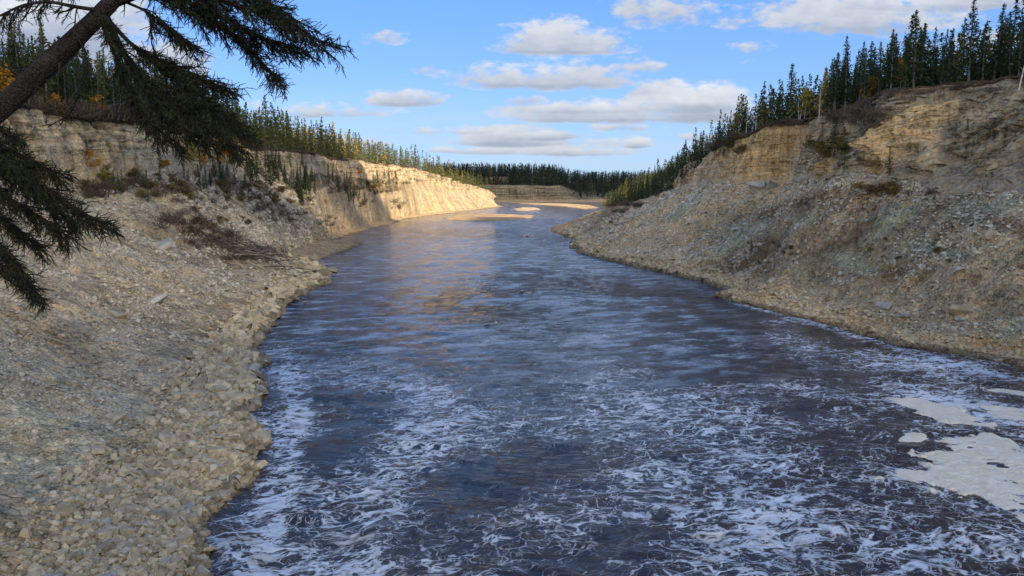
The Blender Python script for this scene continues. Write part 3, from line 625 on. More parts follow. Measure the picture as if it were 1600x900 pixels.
riff = np.clip(0.9 * G(680, 470, 140, 22, -6) + 0.8 * G(780, 490, 70, 22, 0) + 0.8 * G(960, 450, 190, 18, 8) + 0.7 * G(1050, 480, 130, 20, 10) + 0.7 * G(700, 365, 120, 10, 0) + 0.6 * G(900, 375, 60, 8, 0) + 0.5 * G(1100, 510, 120, 14, 10) + 0.5 * G(600, 440, 60, 10, -15), 0, 1)
riff = riff * ss(-0.5, 0.2, fbm(WX / 5, WYY / 9, 0, 4, 431))
WZ += riff * (fbm(WX / 3.5, WYY / 1.8, 0, 3, 441)) * 0.03
me = mesh_np('river', np.stack([WX, WYY, WZ], -1), grid_faces(len(WY), nwc), True)
add_col(me, 'foam', np.stack([dens, riff, np.clip(0.7 * ss(700, 900, wpy) * ss(0.2, .9, fbm(WX / 2, WYY / 2, 0, 3, 77)), 0, 1)], -1))
link('river_water', me, water_mat(), kind='structure')

# froth raft drifting at the right
def foam_mat():
    m_, q, b = new_mat('river_froth')
    pos = q.node('ShaderNodeNewGeometry').outputs['Position']
    n = q.noise(pos, 1.0, 6, 0.7, 0.6).outputs[0]; n2_ = q.noise(pos, 5.0, 5, 0.7, 0.5).outputs[0]
    c_ = q.mix(q.mr(n, 0.35, 0.7), (0.90, 0.84, 0.70, 1), (0.80, 0.68, 0.48, 1)); c_ = q.mix(q.m('MULTIPLY', q.mr(n2_, 0.5, 0.75), 0.5), c_, (0.88, 0.84, 0.74, 1))
    q.l.new(c_, b.inputs['Base Color']); b.inputs['Roughness'].default_value = 0.85
    bp = q.node('ShaderNodeBump'); bp.inputs['Distance'].default_value = 0.18; q.l.new(q.m('ADD', n2_, n), bp.inputs['Height']); q.l.new(bp.outputs[0], b.inputs['Normal'])
    return m_
M_FROTH = foam_mat()
def raft(poly_px, name, kind_props, res=0.09, rag=1.5, th=0.06):
    pts = np.array([at_plane(a, b_)[:2] for a, b_ in poly_px])
    x0, y0 = pts.min(0) - 1.5; x1, y1 = pts.max(0) + 1.5
    xs, ys_ = np.arange(x0, x1, res), np.arange(y0, y1, res); GX_, GY_ = np.meshgrid(xs, ys_)
    wx = GX_ + fbm(GX_ / 2.2, GY_ / 2.2, 0, 5, 501, 0.6) * 0.55 * rag; wy = GY_ + fbm(GX_ / 2.2, GY_ / 2.2, 3.3, 5, 505, 0.6) * 0.75 * rag
    inside = np.zeros(GX_.shape, bool); dmin = np.full(GX_.shape, 1e9)
    n_ = len(pts)
    for i in range(n_):
        (ax, ay), (bx, by) = pts[i], pts[(i + 1) % n_]
        cond = ((ay > wy) != (by > wy)) & (wx < (bx - ax) * (wy - ay) / (by - ay + 1e-9) + ax); inside ^= cond
        t_ = np.clip(((wx - ax) * (bx - ax) + (wy - ay) * (by - ay)) / ((bx - ax) ** 2 + (by - ay) ** 2 + 1e-9), 0, 1)
        dmin = np.minimum(dmin, np.hypot(wx - ax - t_ * (bx - ax), wy - ay - t_ * (by - ay)))
    sdist = np.where(inside, dmin, -dmin)
    H = -0.06 + (th + 0.06) * ss(-0.05, 0.35, sdist) + fbm(GX_ / 0.45, GY_ / 0.45, 0, 3, 511, 0.65) * 0.025 + ridged(GX_ / 1.3 + 0.4 * fbm(GX_, GY_, 0, 2, 3), GY_ / 0.8, 0, 3, 517) * 0.022
    keep = sdist > -0.25
    F = grid_faces(*GX_.shape); kf = keep.ravel()[F].all(1); F = F[kf]
    V = np.stack([GX_, GY_, H], -1).reshape(-1, 3); used = np.unique(F); rm = np.zeros(len(V), int); rm[used] = np.arange(len(used))
    return link(name, mesh_np(name, V[used], rm[F], True), M_FROTH, **kind_props)
raft([(1388, 748), (1440, 760), (1490, 775), (1545, 788), (1600, 826), (1700, 900), (1900, 960), (1900, 720), (1700, 690), (1600, 708), (1575, 692), (1540, 682), (1490, 684), (1470, 697), (1430, 703), (1452, 722), (1445, 738), (1405, 733)], 'foam', dict(kind='stuff'))
raft([(1392, 683), (1412, 675), (1445, 678), (1450, 688), (1425, 692), (1400, 691)], 'foam', dict(kind='stuff'), rag=0.6)
raft([(1485, 693), (1505, 684), (1560, 683), (1590, 700), (1545, 712), (1500, 704)], 'foam', dict(kind='stuff'), rag=0.9)
raft([(1380, 618), (1440, 622), (1490, 634), (1530, 650), (1570, 672), (1560, 678), (1500, 664), (1465, 655), (1430, 640), (1400, 632)], 'foam', dict(kind='stuff'), rag=0.9, th=.05)
raft([(1525, 628), (1570, 636), (1640, 652), (1640, 672), (1600, 672), (1560, 652)], 'foam', dict(kind='stuff'), rag=0.9, th=.05)
raft([(1540, 607), (1600, 612), (1650, 618), (1650, 624), (1590, 618)], 'foam', dict(kind='stuff'), rag=0.6, th=.05)

# sandbars
def sandbar(poly, h, col_):
    pts = np.array([at_plane(a, b_)[:2] for a, b_ in poly]); x0, y0 = pts.min(0) - 6; x1, y1 = pts.max(0) + 6
    GX_, GY_ = np.meshgrid(np.linspace(x0, x1, 90), np.linspace(y0, y1, 80))
    wx = GX_ + fbm(GX_ / 9, GY_ / 14, 0, 4, 601) * 1.5; wy = GY_ + fbm(GX_ / 9, GY_ / 14, 4, 4, 605) * 3.5
    inside = np.zeros(GX_.shape, bool); dm = np.full(GX_.shape, 1e9); n_ = len(pts)
    for i in range(n_):
        (ax, ay), (bx, by) = pts[i], pts[(i + 1) % n_]
        inside ^= ((ay > wy) != (by > wy)) & (wx < (bx - ax) * (wy - ay) / (by - ay + 1e-9) + ax)
        t_ = np.clip(((wx - ax) * (bx - ax) + (wy - ay) * (by - ay)) / ((bx - ax) ** 2 + (by - ay) ** 2 + 1e-9), 0, 1)
        dm = np.minimum(dm, np.hypot(wx - ax - t_ * (bx - ax), wy - ay - t_ * (by - ay)))
    sd_ = np.where(inside, dm, -dm)
    H = -0.6 + (h + 0.6) * ss(-1.5, 3.5, sd_) + fbm(GX_ / 3, GY_ / 3, 0, 3, 9) * 0.06
    me = mesh_np('sandbar', np.stack([GX_, GY_, H], -1), grid_faces(*GX_.shape))
    C_ = np.zeros(GX_.shape + (3,)) + np.array(col_); C_ = C_ * (1 + 0.2 * fbm(GX_ / 5, GY_ / 12, 0, 3, 8))[..., None]
    C_ = np.where((H < 0.12)[..., None], C_ * 0.6, C_)
    add_col(me, 'tint', C_); add_col(me, 'kindmask', np.zeros(GX_.shape + (3,)) + np.array([0, 0.5, 0]))
    link('sandbar', me, M_TERR, kind='structure')
sandbar([(690, 341), (715, 336), (750, 334), (790, 335), (835, 337), (838, 340), (810, 343), (785, 346), (740, 346), (700, 344)], 0.45, (0.46, 0.34, 0.21))
sandbar([(797, 327), (815, 324.5), (840, 325), (848, 327), (830, 329), (805, 329)], 0.45, (0.52, 0.41, 0.27))
sandbar([(790, 316.5), (830, 317), (890, 318.5), (925, 321), (938, 325), (915, 327), (880, 322.5), (830, 319.5)], 0.4, (0.50, 0.38, 0.24))
sandbar([(530, 352), (545, 350), (610, 349), (640, 346.5), (610, 351), (560, 354)], 0.05, (0.40, 0.31, 0.2))

# ------------------------------------------------------------------ placing helper
def on_bank(B, px, py, zones=(1, 2, 3, 4)):
    d = np.hypot(B['px'] - px, B['py'] - py) + np.where(np.isin(B['zone'], zones), 0, 1e6) + np.where(B['P'][..., 1] < 20, 1e6, 0)
    cand = d < max(7.0, d.min() + 3)
    yy = np.where(cand, B['P'][..., 1] + d * 0.5, 1e9)
    i = np.unravel_index(np.argmin(yy), yy.shape); return B['P'][i].copy(), i

# ------------------------------------------------------------------ stones
def block_mesh(seed, flat=0.6, cuts=7):
    r = np.random.default_rng(seed)
    import bmesh
    bm = bmesh.new(); bmesh.ops.create_cube(bm, size=1.0)
    for v_ in bm.verts: v_.co *= 1.0; v_.co += Vector(r.uniform(-.16, .16, 3))
    for _ in range(cuts):
        n_ = Vector(r.normal(size=3)); n_.normalize()
        g_ = bm.verts[:] + bm.edges[:] + bm.faces[:]
        res = bmesh.ops.bisect_plane(bm, geom=g_, plane_co=n_ * r.uniform(0.42, 0.56), plane_no=n_, clear_outer=True)
        ed = [e for e in res['geom_cut'] if isinstance(e, bmesh.types.BMEdge)]
        if ed: bmesh.ops.contextual_create(bm, geom=ed)
    bmesh.ops.triangulate(bm, faces=bm.faces[:])
    bmesh.ops.recalc_face_normals(bm, faces=bm.faces[:])
    for v_ in bm.verts: v_.co.z *= flat
    me = bpy.data.meshes.new('rock'); bm.to_mesh(me); bm.free(); return me
ROCKS = [block_mesh(900 + i, (0.4, 0.55, 0.7)[i % 3]) for i in range(12)]
ROCKSG = []
for m0 in ROCKS:
    mg = m0.copy(); mg.materials.append(M_ROCKG); ROCKSG.append(mg); m0.materials.append(M_ROCK)
def place_rock(p, size, grey, label, group=None, flat=True):
    me = random.choice(ROCKSG if grey else ROCKS)
    o = bpy.data.objects.new('rock', me); COL.objects.link(o)
    o.location = (p[0], p[1], p[2] + size * 0.12); o.scale = [size * random.uniform(.75, 1.25) for _ in range(3)]
    o.rotation_euler = (random.uniform(-.5, .5), random.uniform(-.5, .5), random.uniform(0, 6.28))
    o['label'] = label; o['category'] = 'rock'
    if group: o['group'] = group
    return o
# single boulders one can point to
for (b_, px, py, wpx_, g_, lab) in [
    (BR, 1496, 488, 25, False, 'large blocky pale boulder alone near the right shore'),
    (BR, 1498, 500, 14, True, 'small pale stone just below the large blocky boulder on the right'),
    (BR, 1551, 368, 17, False, 'tan square boulder high on the right slope beside grey clay'),
    (BR, 1413, 495, 17, True, 'upright pale stone leaning on a smaller one near the right shore'),
    (BR, 1321, 481, 12, False, 'cream stone alone above the tan shore rubble on the right'),
    (BR, 1230, 345, 11, False, 'small cream boulder beside dark soil on the middle of the right slope'),
    (BR, 1382, 480, 18, True, 'flat grey slab lying low on the right slope'),
    (BR, 1500, 425, 15, True, 'rounded grey boulder in the pile right of the slope centre'),
    (BR, 1185, 292, 22, True, 'grey slab with a dark side lying below the brown hollowed cliff'),
    (BR, 1205, 290, 16, True, 'blue grey boulder resting against the foot of the brown hollowed cliff'),
    (BR, 1560, 568, 12, False, 'tan stone at the waterline beside the grey clay on the right'),
    (BL, 275, 621, 17, False, 'pale wedge shaped rock on the upper edge of the left shore rubble'),
    (BL, 180, 652, 24, False, 'long pale flat rock lying alone on the left slope above the rubble'),
    (BL, 258, 690, 30, False, 'biggest upright block in the left shore rubble'),
    (BL, 187, 722, 24, False, 'rust coloured flat rock at the inner edge of the left rubble'),
    (BL, 235, 744, 26, False, 'rust tinted long slab in the middle of the left rubble'),
    (BL, 180, 492, 20, False, 'cream flat rock on the middle of the left talus slope'),
    (BL, 245, 472, 26, True, 'broad pale slab with a dark upper crack on the left slope'),
    (BL, 265, 383, 22, True, 'rounded pale outcrop rock below the leaning bare bushes'),
    (BL, 412, 689, 25, False, 'tan flat rock jutting into the water from the left shore'),
    (BL, 395, 645, 14, False, 'rounded tan rock at the waterline in the left cove'),
    (BL, 155, 705, 22, False, 'cream block above the rust coloured rock on the left'),
    (BL, 185, 293 + 600, 14, False, 'orange stone at the bottom edge of the left rubble')]:
    p, ij = on_bank(b_, px, py, (1, 2)); s_ = wpx_ * p[1] / FPX
    place_rock(p, s_, g_, lab)
# rubble on the left shore: the largest ones singly
P, zone, tt = BL['P'], BL['zone'], BL['tt']
def scatter(B, n_, test, size):
    out = []; i_ = np.arange(B['P'].shape[0] - 1); j_ = np.arange(B['P'].shape[1] - 1)
    while len(out) < n_:
        I = rng.integers(0, len(i_), 40000); J = rng.integers(0, len(j_), 40000)
        fu, fv = rng.random(40000)[:, None], rng.random(40000)[:, None]
        Pp = B['P']; q = (Pp[I, J] * (1 - fu) + Pp[I + 1, J] * fu) * (1 - fv) + (Pp[I, J + 1] * (1 - fu) + Pp[I + 1, J + 1] * fu) * fv
        a = test(I, J, q, B)
        ok = rng.random(40000) < a
        for w in np.nonzero(ok)[0]: out.append((q[w], (I[w], J[w])))
    return out[:n_]
def w_near(I, J, q, B):
    px, py = project(q); z_ = B['zone'][I, J]
    d = np.abs(q[:, 0] - np.interp(q[:, 1], YS, B['P'][:, 7, 0]))
    wdt = np.interp(q[:, 1], [25, 35, 55, 80, 130], [9.0, 10.0, 7.0, 5, 4])
    return (px > -20) * (px < 1620) * (py < 920) * (q[:, 1] < 75) * ((z_ == 1) | (z_ == 2)) * ss(wdt, wdt * 0.5, d)
for p, _ in scatter(BL, 277, w_near, None):
    px_s = random.uniform(9, 19) if random.random() < 0.8 else random.uniform(18, 27)
    s_ = px_s * p[1] / FPX
    wq = project(p)[1]; w_ = min(3, int(max(0, wq - 480) // 120))
    place_rock(p, min(s_, 1.3), random.random() < 0.12, ('tan angular rock in the narrow left shore above the dark cove', 'tan angular rock in the left shore beside the dark cove', 'tan angular rock in the broad middle of the left shore rubble', 'tan angular rock in the left shore rubble near the picture bottom')[w_], 'tan rocks of the left shore, ' + ('above the cove', 'beside the cove', 'broad middle', 'near the bottom')[w_])
# smaller rubble everywhere: joined stuff
base = []
for i in range(10):
    c8 = np.array([[x_, y_, z_] for z_ in (-.5, .5) for y_ in (-.5, .5) for x_ in (-.5, .5)]) + rng.uniform(-.2, .2, (8, 3))
    c8[4:, :2] *= rng.uniform(0.5, 0.95); base.append(c8)
base = np.array(base)
BF = np.array([[4, 5, 7, 6], [0, 1, 5, 4], [2, 6, 7, 3], [0, 4, 6, 2], [1, 3, 7, 5]])
def rubble(name, pts, sizes, cols, flat=0.55, sink=0.12):
    n_ = len(pts); v_ = base[rng.integers(0, 10, n_)] * np.array([1, 1, flat]) * rng.uniform(.6, 1.4, (n_, 1, 3)) * sizes[:, None, None]
    az, tx, ty = rng.uniform(0, 6.28, n_), rng.normal(0, .45, n_), rng.normal(0, .45, n_)
    cz, sz_ = np.cos(az), np.sin(az); o_, z0 = np.ones(n_), np.zeros(n_)
    Rz = np.array([[cz, -sz_, z0], [sz_, cz, z0], [z0, z0, o_]]).transpose(2, 0, 1)
    Rx = np.array([[o_, z0, z0], [z0, np.cos(tx), -np.sin(tx)], [z0, np.sin(tx), np.cos(tx)]]).transpose(2, 0, 1)
    Ry = np.array([[np.cos(ty), z0, np.sin(ty)], [z0, o_, z0], [-np.sin(ty), z0, np.cos(ty)]]).transpose(2, 0, 1)
    M = Rx @ Ry @ Rz; v_ = np.einsum('nij,nkj->nki', M, v_) + pts[:, None, :] + np.array([0, 0, 1]) * (sizes * sink)[:, None, None]
    F = (BF[None] + (np.arange(n_) * 8)[:, None, None]).reshape(-1, 4)
    me = mesh_np(name, v_, F); add_col(me, 'tint', np.repeat(cols[:, None, :], 8, 1).reshape(-1, 3)); return link(name, me, M_STUFFROCK, kind='stuff')
def do_rubble(name, B, n_, test, smin, smax, mixc, k_=1.0, warm=None):
    s_ = scatter(B, n_, test, None); pts = np.array([a for a, _ in s_]); I = np.array([b_ for _, b_ in s_])
    px_size = smin + (smax - smin) * rng.random(len(pts)) ** 3.2
    sizes = np.minimum(px_size * pts[:, 1] / FPX, 2.2)
    c_ = B['col'][I[:, 0], I[:, 1]]; c_ = c_ * (1 - mixc) + np.array(warm if warm is not None else (0.38, 0.32, 0.225)) * mixc
    c_ = c_ * rng.uniform(.72, 1.30, (len(pts), 1)) * k_
    c_ = np.where((pts[:, 2] < 0.35)[:, None], c_ * 0.6, c_)
    return rubble(name, pts, sizes, c_)
def inview(q):
    px, py = project(q); return (px > -15) * (px < 1615) * (py < 915)
def w_shoreL(I, J, q, B):
    z_ = B['zone'][I, J]; d = np.abs(q[:, 0] - np.interp(q[:, 1], YS, B['P'][:, 7, 0])); wdt = np.interp(q[:, 1], [25, 55, 80, 130], [10.0, 9.0, 6, 5])
    return inview(q) * (q[:, 1] < 180) * ((z_ == 1) | (z_ == 2)) * ss(wdt, wdt * 0.45, d) * np.clip(40 / np.maximum(q[:, 1], 1), 0.15, 1)
def w_slopeL(I, J, q, B):
    z_ = B['zone'][I, J]; return inview(q) * (q[:, 1] < 260) * (z_ == 2) * np.clip(0.3 + 1.2 * fbm(q[:, 0] / 4, q[:, 1] / 4, 0, 3, 700), 0.03, 1)
def w_slopeR(I, J, q, B):
    z_ = B['zone'][I, J]; return inview(q) * (q[:, 1] > 60) * (q[:, 1] < 300) * ((z_ == 2) | (z_ == 1)) * np.clip(0.25 + 1.3 * fbm(q[:, 0] / 6, q[:, 1] / 6, 0, 3, 710), 0.02, 1)
def w_shoreR(I, J, q, B):
    z_ = B['zone'][I, J]; d = np.abs(q[:, 0] - np.interp(q[:, 1], YS, B['P'][:, 7, 0])); return inview(q) * (q[:, 1] > 60) * (q[:, 1] < 230) * ((z_ == 1) | (z_ == 2)) * ss(7, 2, d)
do_rubble('rock_rubble', BL, 11500, w_shoreL, 2.2, 15, 0.8, 1.0, (0.50, 0.40, 0.25))
do_rubble('rock_rubble', BL, 15000, w_slopeL, 1.4, 6.5, 0.55, 1.0, (0.53, 0.46, 0.34))
do_rubble('rock_rubble', BR, 16000, w_slopeR, 1.3, 6.5, 0.5, 1.0, (0.50, 0.445, 0.35))
do_rubble('rock_rubble', BR, 6000, w_shoreR, 2, 8, 0.5, 1.0, (0.46, 0.37, 0.235))
# stones breaking the surface in the riffle
for px, py, w_ in [(815, 456, 7), (826, 458, 9), (804, 455, 5), (843, 461, 5), (835, 452, 4), (822, 369, 9), (832, 370, 6), (475, 473, 9), (760, 507, 8), (775, 505, 6)]:
    p = at_plane(px, py); s_ = w_ * p[1] / FPX
    o = place_rock((p[0], p[1], -0.04), s_ * 0.8, True, 'low wet stone breaking the surface of the river', 'wet stones in the riffle')
    o.scale = (s_, s_ * .8, s_ * .5)

# ------------------------------------------------------------------ conifers
def spruce_meshes(seed, H=10.0, rad=1.25, bare=0.12, nb=150, per=7, dens_=1.0, lean=0.0, leafs=0.50):
    r = np.random.default_rng(seed)
    tri = []
    prof = lambda h: (np.clip((1 - h), 0, 1) ** 0.9) * rad * 2.15 * (0.75 + 0.35 * math.sin(h * 23 + seed) * (1 - h))
    for b_ in range(nb):
        h = bare + (1 - bare) * ((b_ + r.random()) / nb) ** 0.9
        if r.random() < 0.14: continue
        L = prof(h) * r.uniform(0.55, 1.15) + 0.10
        if h < bare + 0.12: L *= r.uniform(.35, .9)
        az = b_ * 2.39996 + r.normal(0, .3); ca, sa = math.cos(az), math.sin(az)
        z0 = h * H; dr = -0.42 if h < 0.75 else 0.15
        for q in range(per if L > 0.35 else 3):
            t = ((q + r.random()) / per) ** 0.75
            rr = L * t; zc_ = z0 + dr * rr + 0.22 * rr * t + r.normal(0, .05)
            c_ = np.array([rr * ca, rr * sa, zc_]) + r.normal(0, .07, 3)
            sz = leafs * (0.55 + 0.6 * r.random()) * (1.05 - 0.45 * t) * (0.5 + 0.5 * (1 - h))
            d1 = np.array([ca, sa, -0.35]) + r.normal(0, .45, 3); d1 /= np.linalg.norm(d1)
            d2 = np.cross(d1, r.normal(size=3)); d2 /= np.linalg.norm(d2) + 1e-6
            d2 = d2 * 0.5 + np.array([0, 0, -0.45])
            tri.append([c_ - d1 * sz * .5, c_ + d1 * sz * .75, c_ + d2 * sz * .9])
    for q in range(8):
        zt_ = H * (1 + 0.006 * q) - q * 0.09; a = q * 2.4
        tri.append([np.array([0, 0, zt_ + .2]), np.array([math.cos(a) * .11, math.sin(a) * .11, zt_ - .22]), np.array([-math.cos(a) * .05, math.sin(a) * .08, zt_ - .18])])
    tri = np.array(tri).reshape(-1, 3)
    crown = mesh_np('crown', tri, np.arange(len(tri)).reshape(-1, 3))
    ts = np.linspace(0, 1, 6); tp = np.stack([0.03 * np.sin(ts * 5 + seed), 0.03 * np.cos(ts * 4), ts * H * 1.0 - 0.5 * (1 - ts)], 1)
    tv, tf = tubes([(tp, 0.13 * (1 - ts) ** 0.8 + 0.02)], 6)
    for q in range(10):                                     # dead lower limbs
        pass
    trunk = mesh_np('trunk', tv, tf, True)
    return crown, trunk
class Kind: pass
def proto(seed, crown_mat, **kw):
    o = Kind(); o.crown, o.trunk = spruce_meshes(seed, **kw); o.crown.materials.append(crown_mat); o.trunk.materials.append(M_TRUNK); return o
VAR = [proto(21 + i, M_CROWN, rad=(1.15, 1.4, 1.0, 1.5, 1.25, 1.1)[i], bare=(.06, .12, .2, .08, .15, .2)[i], nb=(190, 200, 160, 200, 190, 160)[i]) for i in range(6)]
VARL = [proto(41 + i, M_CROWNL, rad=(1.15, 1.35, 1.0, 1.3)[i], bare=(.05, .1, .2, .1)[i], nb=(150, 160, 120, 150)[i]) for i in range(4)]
THIN = [proto(61 + i, M_CROWN, rad=0.8, bare=.06, nb=110, per=6) for i in range(2)]
BUSHY = [proto(71 + i, M_CROWN, rad=2.2, bare=.02, nb=170, per=9, leafs=.45) for i in range(2)]
for kd in VAR + VARL + THIN + BUSHY: kd.first = None
def place_tree(kd, p, H, label, group=None, lean=(0, 0), wid=1.0, sink=0.3):
    s_ = H / 10.0
    if kd.first is None:
        t = thing('spruce_tree', label, 'tree', (0, 0, 0))
        cr = link('crown', kd.crown, None, t); tr = link('trunk', kd.trunk, None, t)
        kd.first = t; KIDS[t.name] = [cr, tr]; t_ = t
        if group: t_['group'] = group
    else: t_ = dup(kd.first, p, (0, 0, 0), (1, 1, 1), label, group)
    t_.location = (p[0], p[1], p[2] - sink * s_ * 0.5); t_.rotation_euler = (lean[0], lean[1], random.uniform(0, 6.28)); t_.scale = (s_ * wid, s_ * wid, s_)
    return t_
# rim forests: candidates (point, height, side)
def rim_candidates(B, n_, ymin, ymax, depth, s):
    out = []; P = B['P']; Yv = P[:, 0, 1]; c0 = 7 + 20 + 120 + 64
    for _ in range(n_):
        Y = math.exp(random.uniform(math.log(ymin), math.log(ymax)))
        i = int(np.argmin(abs(Yv - Y))); off = random.random() ** 1.7 * depth + 0.5
        xt = P[i, c0, 0]; X = xt + s * off
        j = c0 + int(np.argmin(abs(P[i, c0:, 0] - X))); out.append((np.array([X, Y, P[i, j, 2]]), off))
    return out
def tree_h(): return max(3.5, random.gauss(9.2, 2.1))
right = rim_candidates(BR, 5000, 100, 640, 44, 1)
left = rim_candidates(BL, 7000, 84, 760, 50, -1)
# forested lower slope of the right bank beyond the talus, and the end of the left headland
def slope_trees(B, n_, f):
    return [(p, 0.0) for p, _ in scatter(B, n_, f, None)]
rs = slope_trees(BR, 1100, lambda I, J, q, B: ((B['zone'][I, J] == 2) | (B['zone'][I, J] == 3)) * (q[:, 1] > 262) * (q[:, 1] < 640) * ss(-0.02, 0.06, q[:, 2] / 33 - np.interp(q[:, 1], [255, 300, 350, 400, 480, 560], [.75, .42, .27, .17, .09, .05])) * 0.5)
ls = slope_trees(BL, 160, lambda I, J, q, B: (B['zone'][I, J] == 3) * (q[:, 1] > 520) * (q[:, 1] < 760) * 0.5)
allc = [('R', p, off, tree_h() * (1.0 if p[1] < 300 else .95)) for p, off in right] + [('L', p, off, max(5, random.gauss(11.5, 2.0))) for p, off in left] + [('R', p, 3, random.uniform(7, 12)) for p, _ in rs] + [('L', p, 3, random.uniform(6, 10)) for p, _ in ls]
def minsp(c, d0=1.1):
    kept = []; cell = {}
    for a in c:
        p = a[1]; dd = d0 * (1 + p[1] / 260); key = (int(p[0] // dd), int(p[1] // dd))
        if key in cell: continue
        cell[key] = 1; kept.append(a)
    return kept
allc = minsp(allc); print('candidates', len(allc))
def score(a):
    side, p, off, h = a; px, py = project(p)
    if px < -60 or px > 1660: return -1
    if py < -40: return -1
    return h * FPX / p[1] * (1 - min(off, 30) / 45)
allc.sort(key=score, reverse=True)
NREAL = 166
G_R, G_L, G_RF, G_LF = 'spruces along the right cliff rim', 'spruces along the left cliff rim', 'spruces on the far part of the right rim', 'spruces on the sunlit far left rim'
def right_lab(p):
    q = project(p)[0]
    if q < 1155: return 'dark spruce at the left end of the right rim before the hollowed cliff', 'spruces left of the brown hollowed cliff'
    if q < 1262: return 'dark spruce standing directly above the brown hollowed cliff', 'spruces above the brown hollowed cliff'
    if q < 1400: return 'tall dark spruce on the rim between the white dead trunk and the golden tree', 'spruces right of the white dead trunk'
    return 'tall dark spruce above the bare slope at the upper right', 'spruces above the bare upper right slope'
def left_lab(p):
    q = project(p)[0]
    if q < 60: return 'dark spruce at the far left rising over the leaning trunk', 'spruces left of the leaning trunk'
    if q < 330: return 'dark spruce on the left cliff seen under the leaning trunk and boughs', 'spruces under the leaning trunk'
    if q < 480: return 'green spruce on the left rim just right of the drooping boughs', 'spruces right of the drooping boughs'
    return 'slender green spruce on the sunlit rim of the far left bank', G_LF
for n_, (side, p, off, h) in enumerate(allc[:NREAL]):
    if side == 'R': kd = random.choice(VAR); lab, grp = right_lab(p) if p[1] < 215 else ('small dark spruce where the right rim falls away downstream', G_RF)
    else:
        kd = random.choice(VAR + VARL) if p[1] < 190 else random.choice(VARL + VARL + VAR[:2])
        lab, grp = left_lab(p)
    place_tree(kd, p, h, lab, grp, (random.gauss(0, .03), random.gauss(0, .03)), random.uniform(.95, 1.3))
# the rest of the forest as one mass, coarser trees
def low_tree(seed, nb=46, per=2, rad=1.25, bare=.08, leafs=.8):
    c_, t_ = spruce_meshes(seed, nb=nb, per=per, rad=rad, bare=bare, leafs=leafs)
    a = np.zeros(len(c_.vertices) * 3, np.float32); c_.vertices.foreach_get('co', a); bpy.data.meshes.remove(c_); bpy.data.meshes.remove(t_)
    return a.reshape(-1, 3)
LOW = [low_tree(80 + i, nb=44, leafs=1.25, rad=(1.1, 1.4, 1.25, .95)[i]) for i in range(4)]
LOWM = [low_tree(90 + i, nb=64, per=3, leafs=1.05) for i in range(4)]
def forest(name, items, mat):
    VV, CC = [], []
    for p, h, tint in items:
        b_ = random.choice(LOWM if p[1] < 400 else LOW); a = random.uniform(0, 6.28); s_ = h / 10; w_ = s_ * random.uniform(.8, 1.1) * (1.0 if p[1] < 330 else 1.15)
        ca, sa = math.cos(a) * w_, math.sin(a) * w_
        v_ = np.empty_like(b_); v_[:, 0] = b_[:, 0] * ca - b_[:, 1] * sa + p[0]; v_[:, 1] = b_[:, 0] * sa + b_[:, 1] * ca + p[1]; v_[:, 2] = b_[:, 2] * s_ + p[2] - .3
        VV.append(v_); CC.append(np.tile(np.array(tint) * random.uniform(.75, 1.25), (len(v_), 1)))
    VV = np.concatenate(VV); CC = np.concatenate(CC)
    me = mesh_np(name, VV, np.arange(len(VV)).reshape(-1, 3)); add_col(me, 'tint', CC)
    return link(name, me, mat, kind='stuff')
M_FOREST = simple_mat('distant_forest', (0.7, 0.7, 0.7), (1.3, 1.3, 1.3), 0.5, 0.85, 0, 0, 0.2, 'tint')
items = []
for side, p, off, h in allc[NREAL:]:
    t_ = (0.045, 0.058, 0.024) if side == 'R' else (0.095, 0.095, 0.032)  # left forest lighter and yellower, sunlit tone put into the tint
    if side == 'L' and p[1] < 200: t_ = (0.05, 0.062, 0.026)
    r_ = random.random()
    if r_ < 0.05: t_ = (0.30, 0.19, 0.04)
    elif r_ < 0.12: t_ = (0.14, 0.13, 0.035)
    if off > 26 and p[1] > 200: continue
    items.append((p, h, t_))
# far bank forest
for _ in range(3800):
    X = random.uniform(-110, 380); yb = far_profile(np.array([X]))[0]; st_ = np.interp(X, [-400, 55, 80, 400], [6, 7, 45, 60])
    r_ = random.random()
    if r_ < 0.22: off = 10 + st_ + random.uniform(1, 25)
    elif r_ < .35 and X > 75: off = random.uniform(12, 10 + st_)
    else: off = 42 + st_ + 260 * random.random() ** 1.6
    yy = yb + off; i = int(np.argmin(abs(Xf_ - X))); j = int(np.argmin(abs(PF[:, i, 1] - yy)))
    t_ = (0.030, 0.042, 0.026) if random.random() > .05 else (0.14, 0.11, 0.05)
    items.append((np.array([X, yy, PF[j, i, 2]]), random.uniform(11, 18), t_))
forest('spruce_forest', items, M_FOREST)

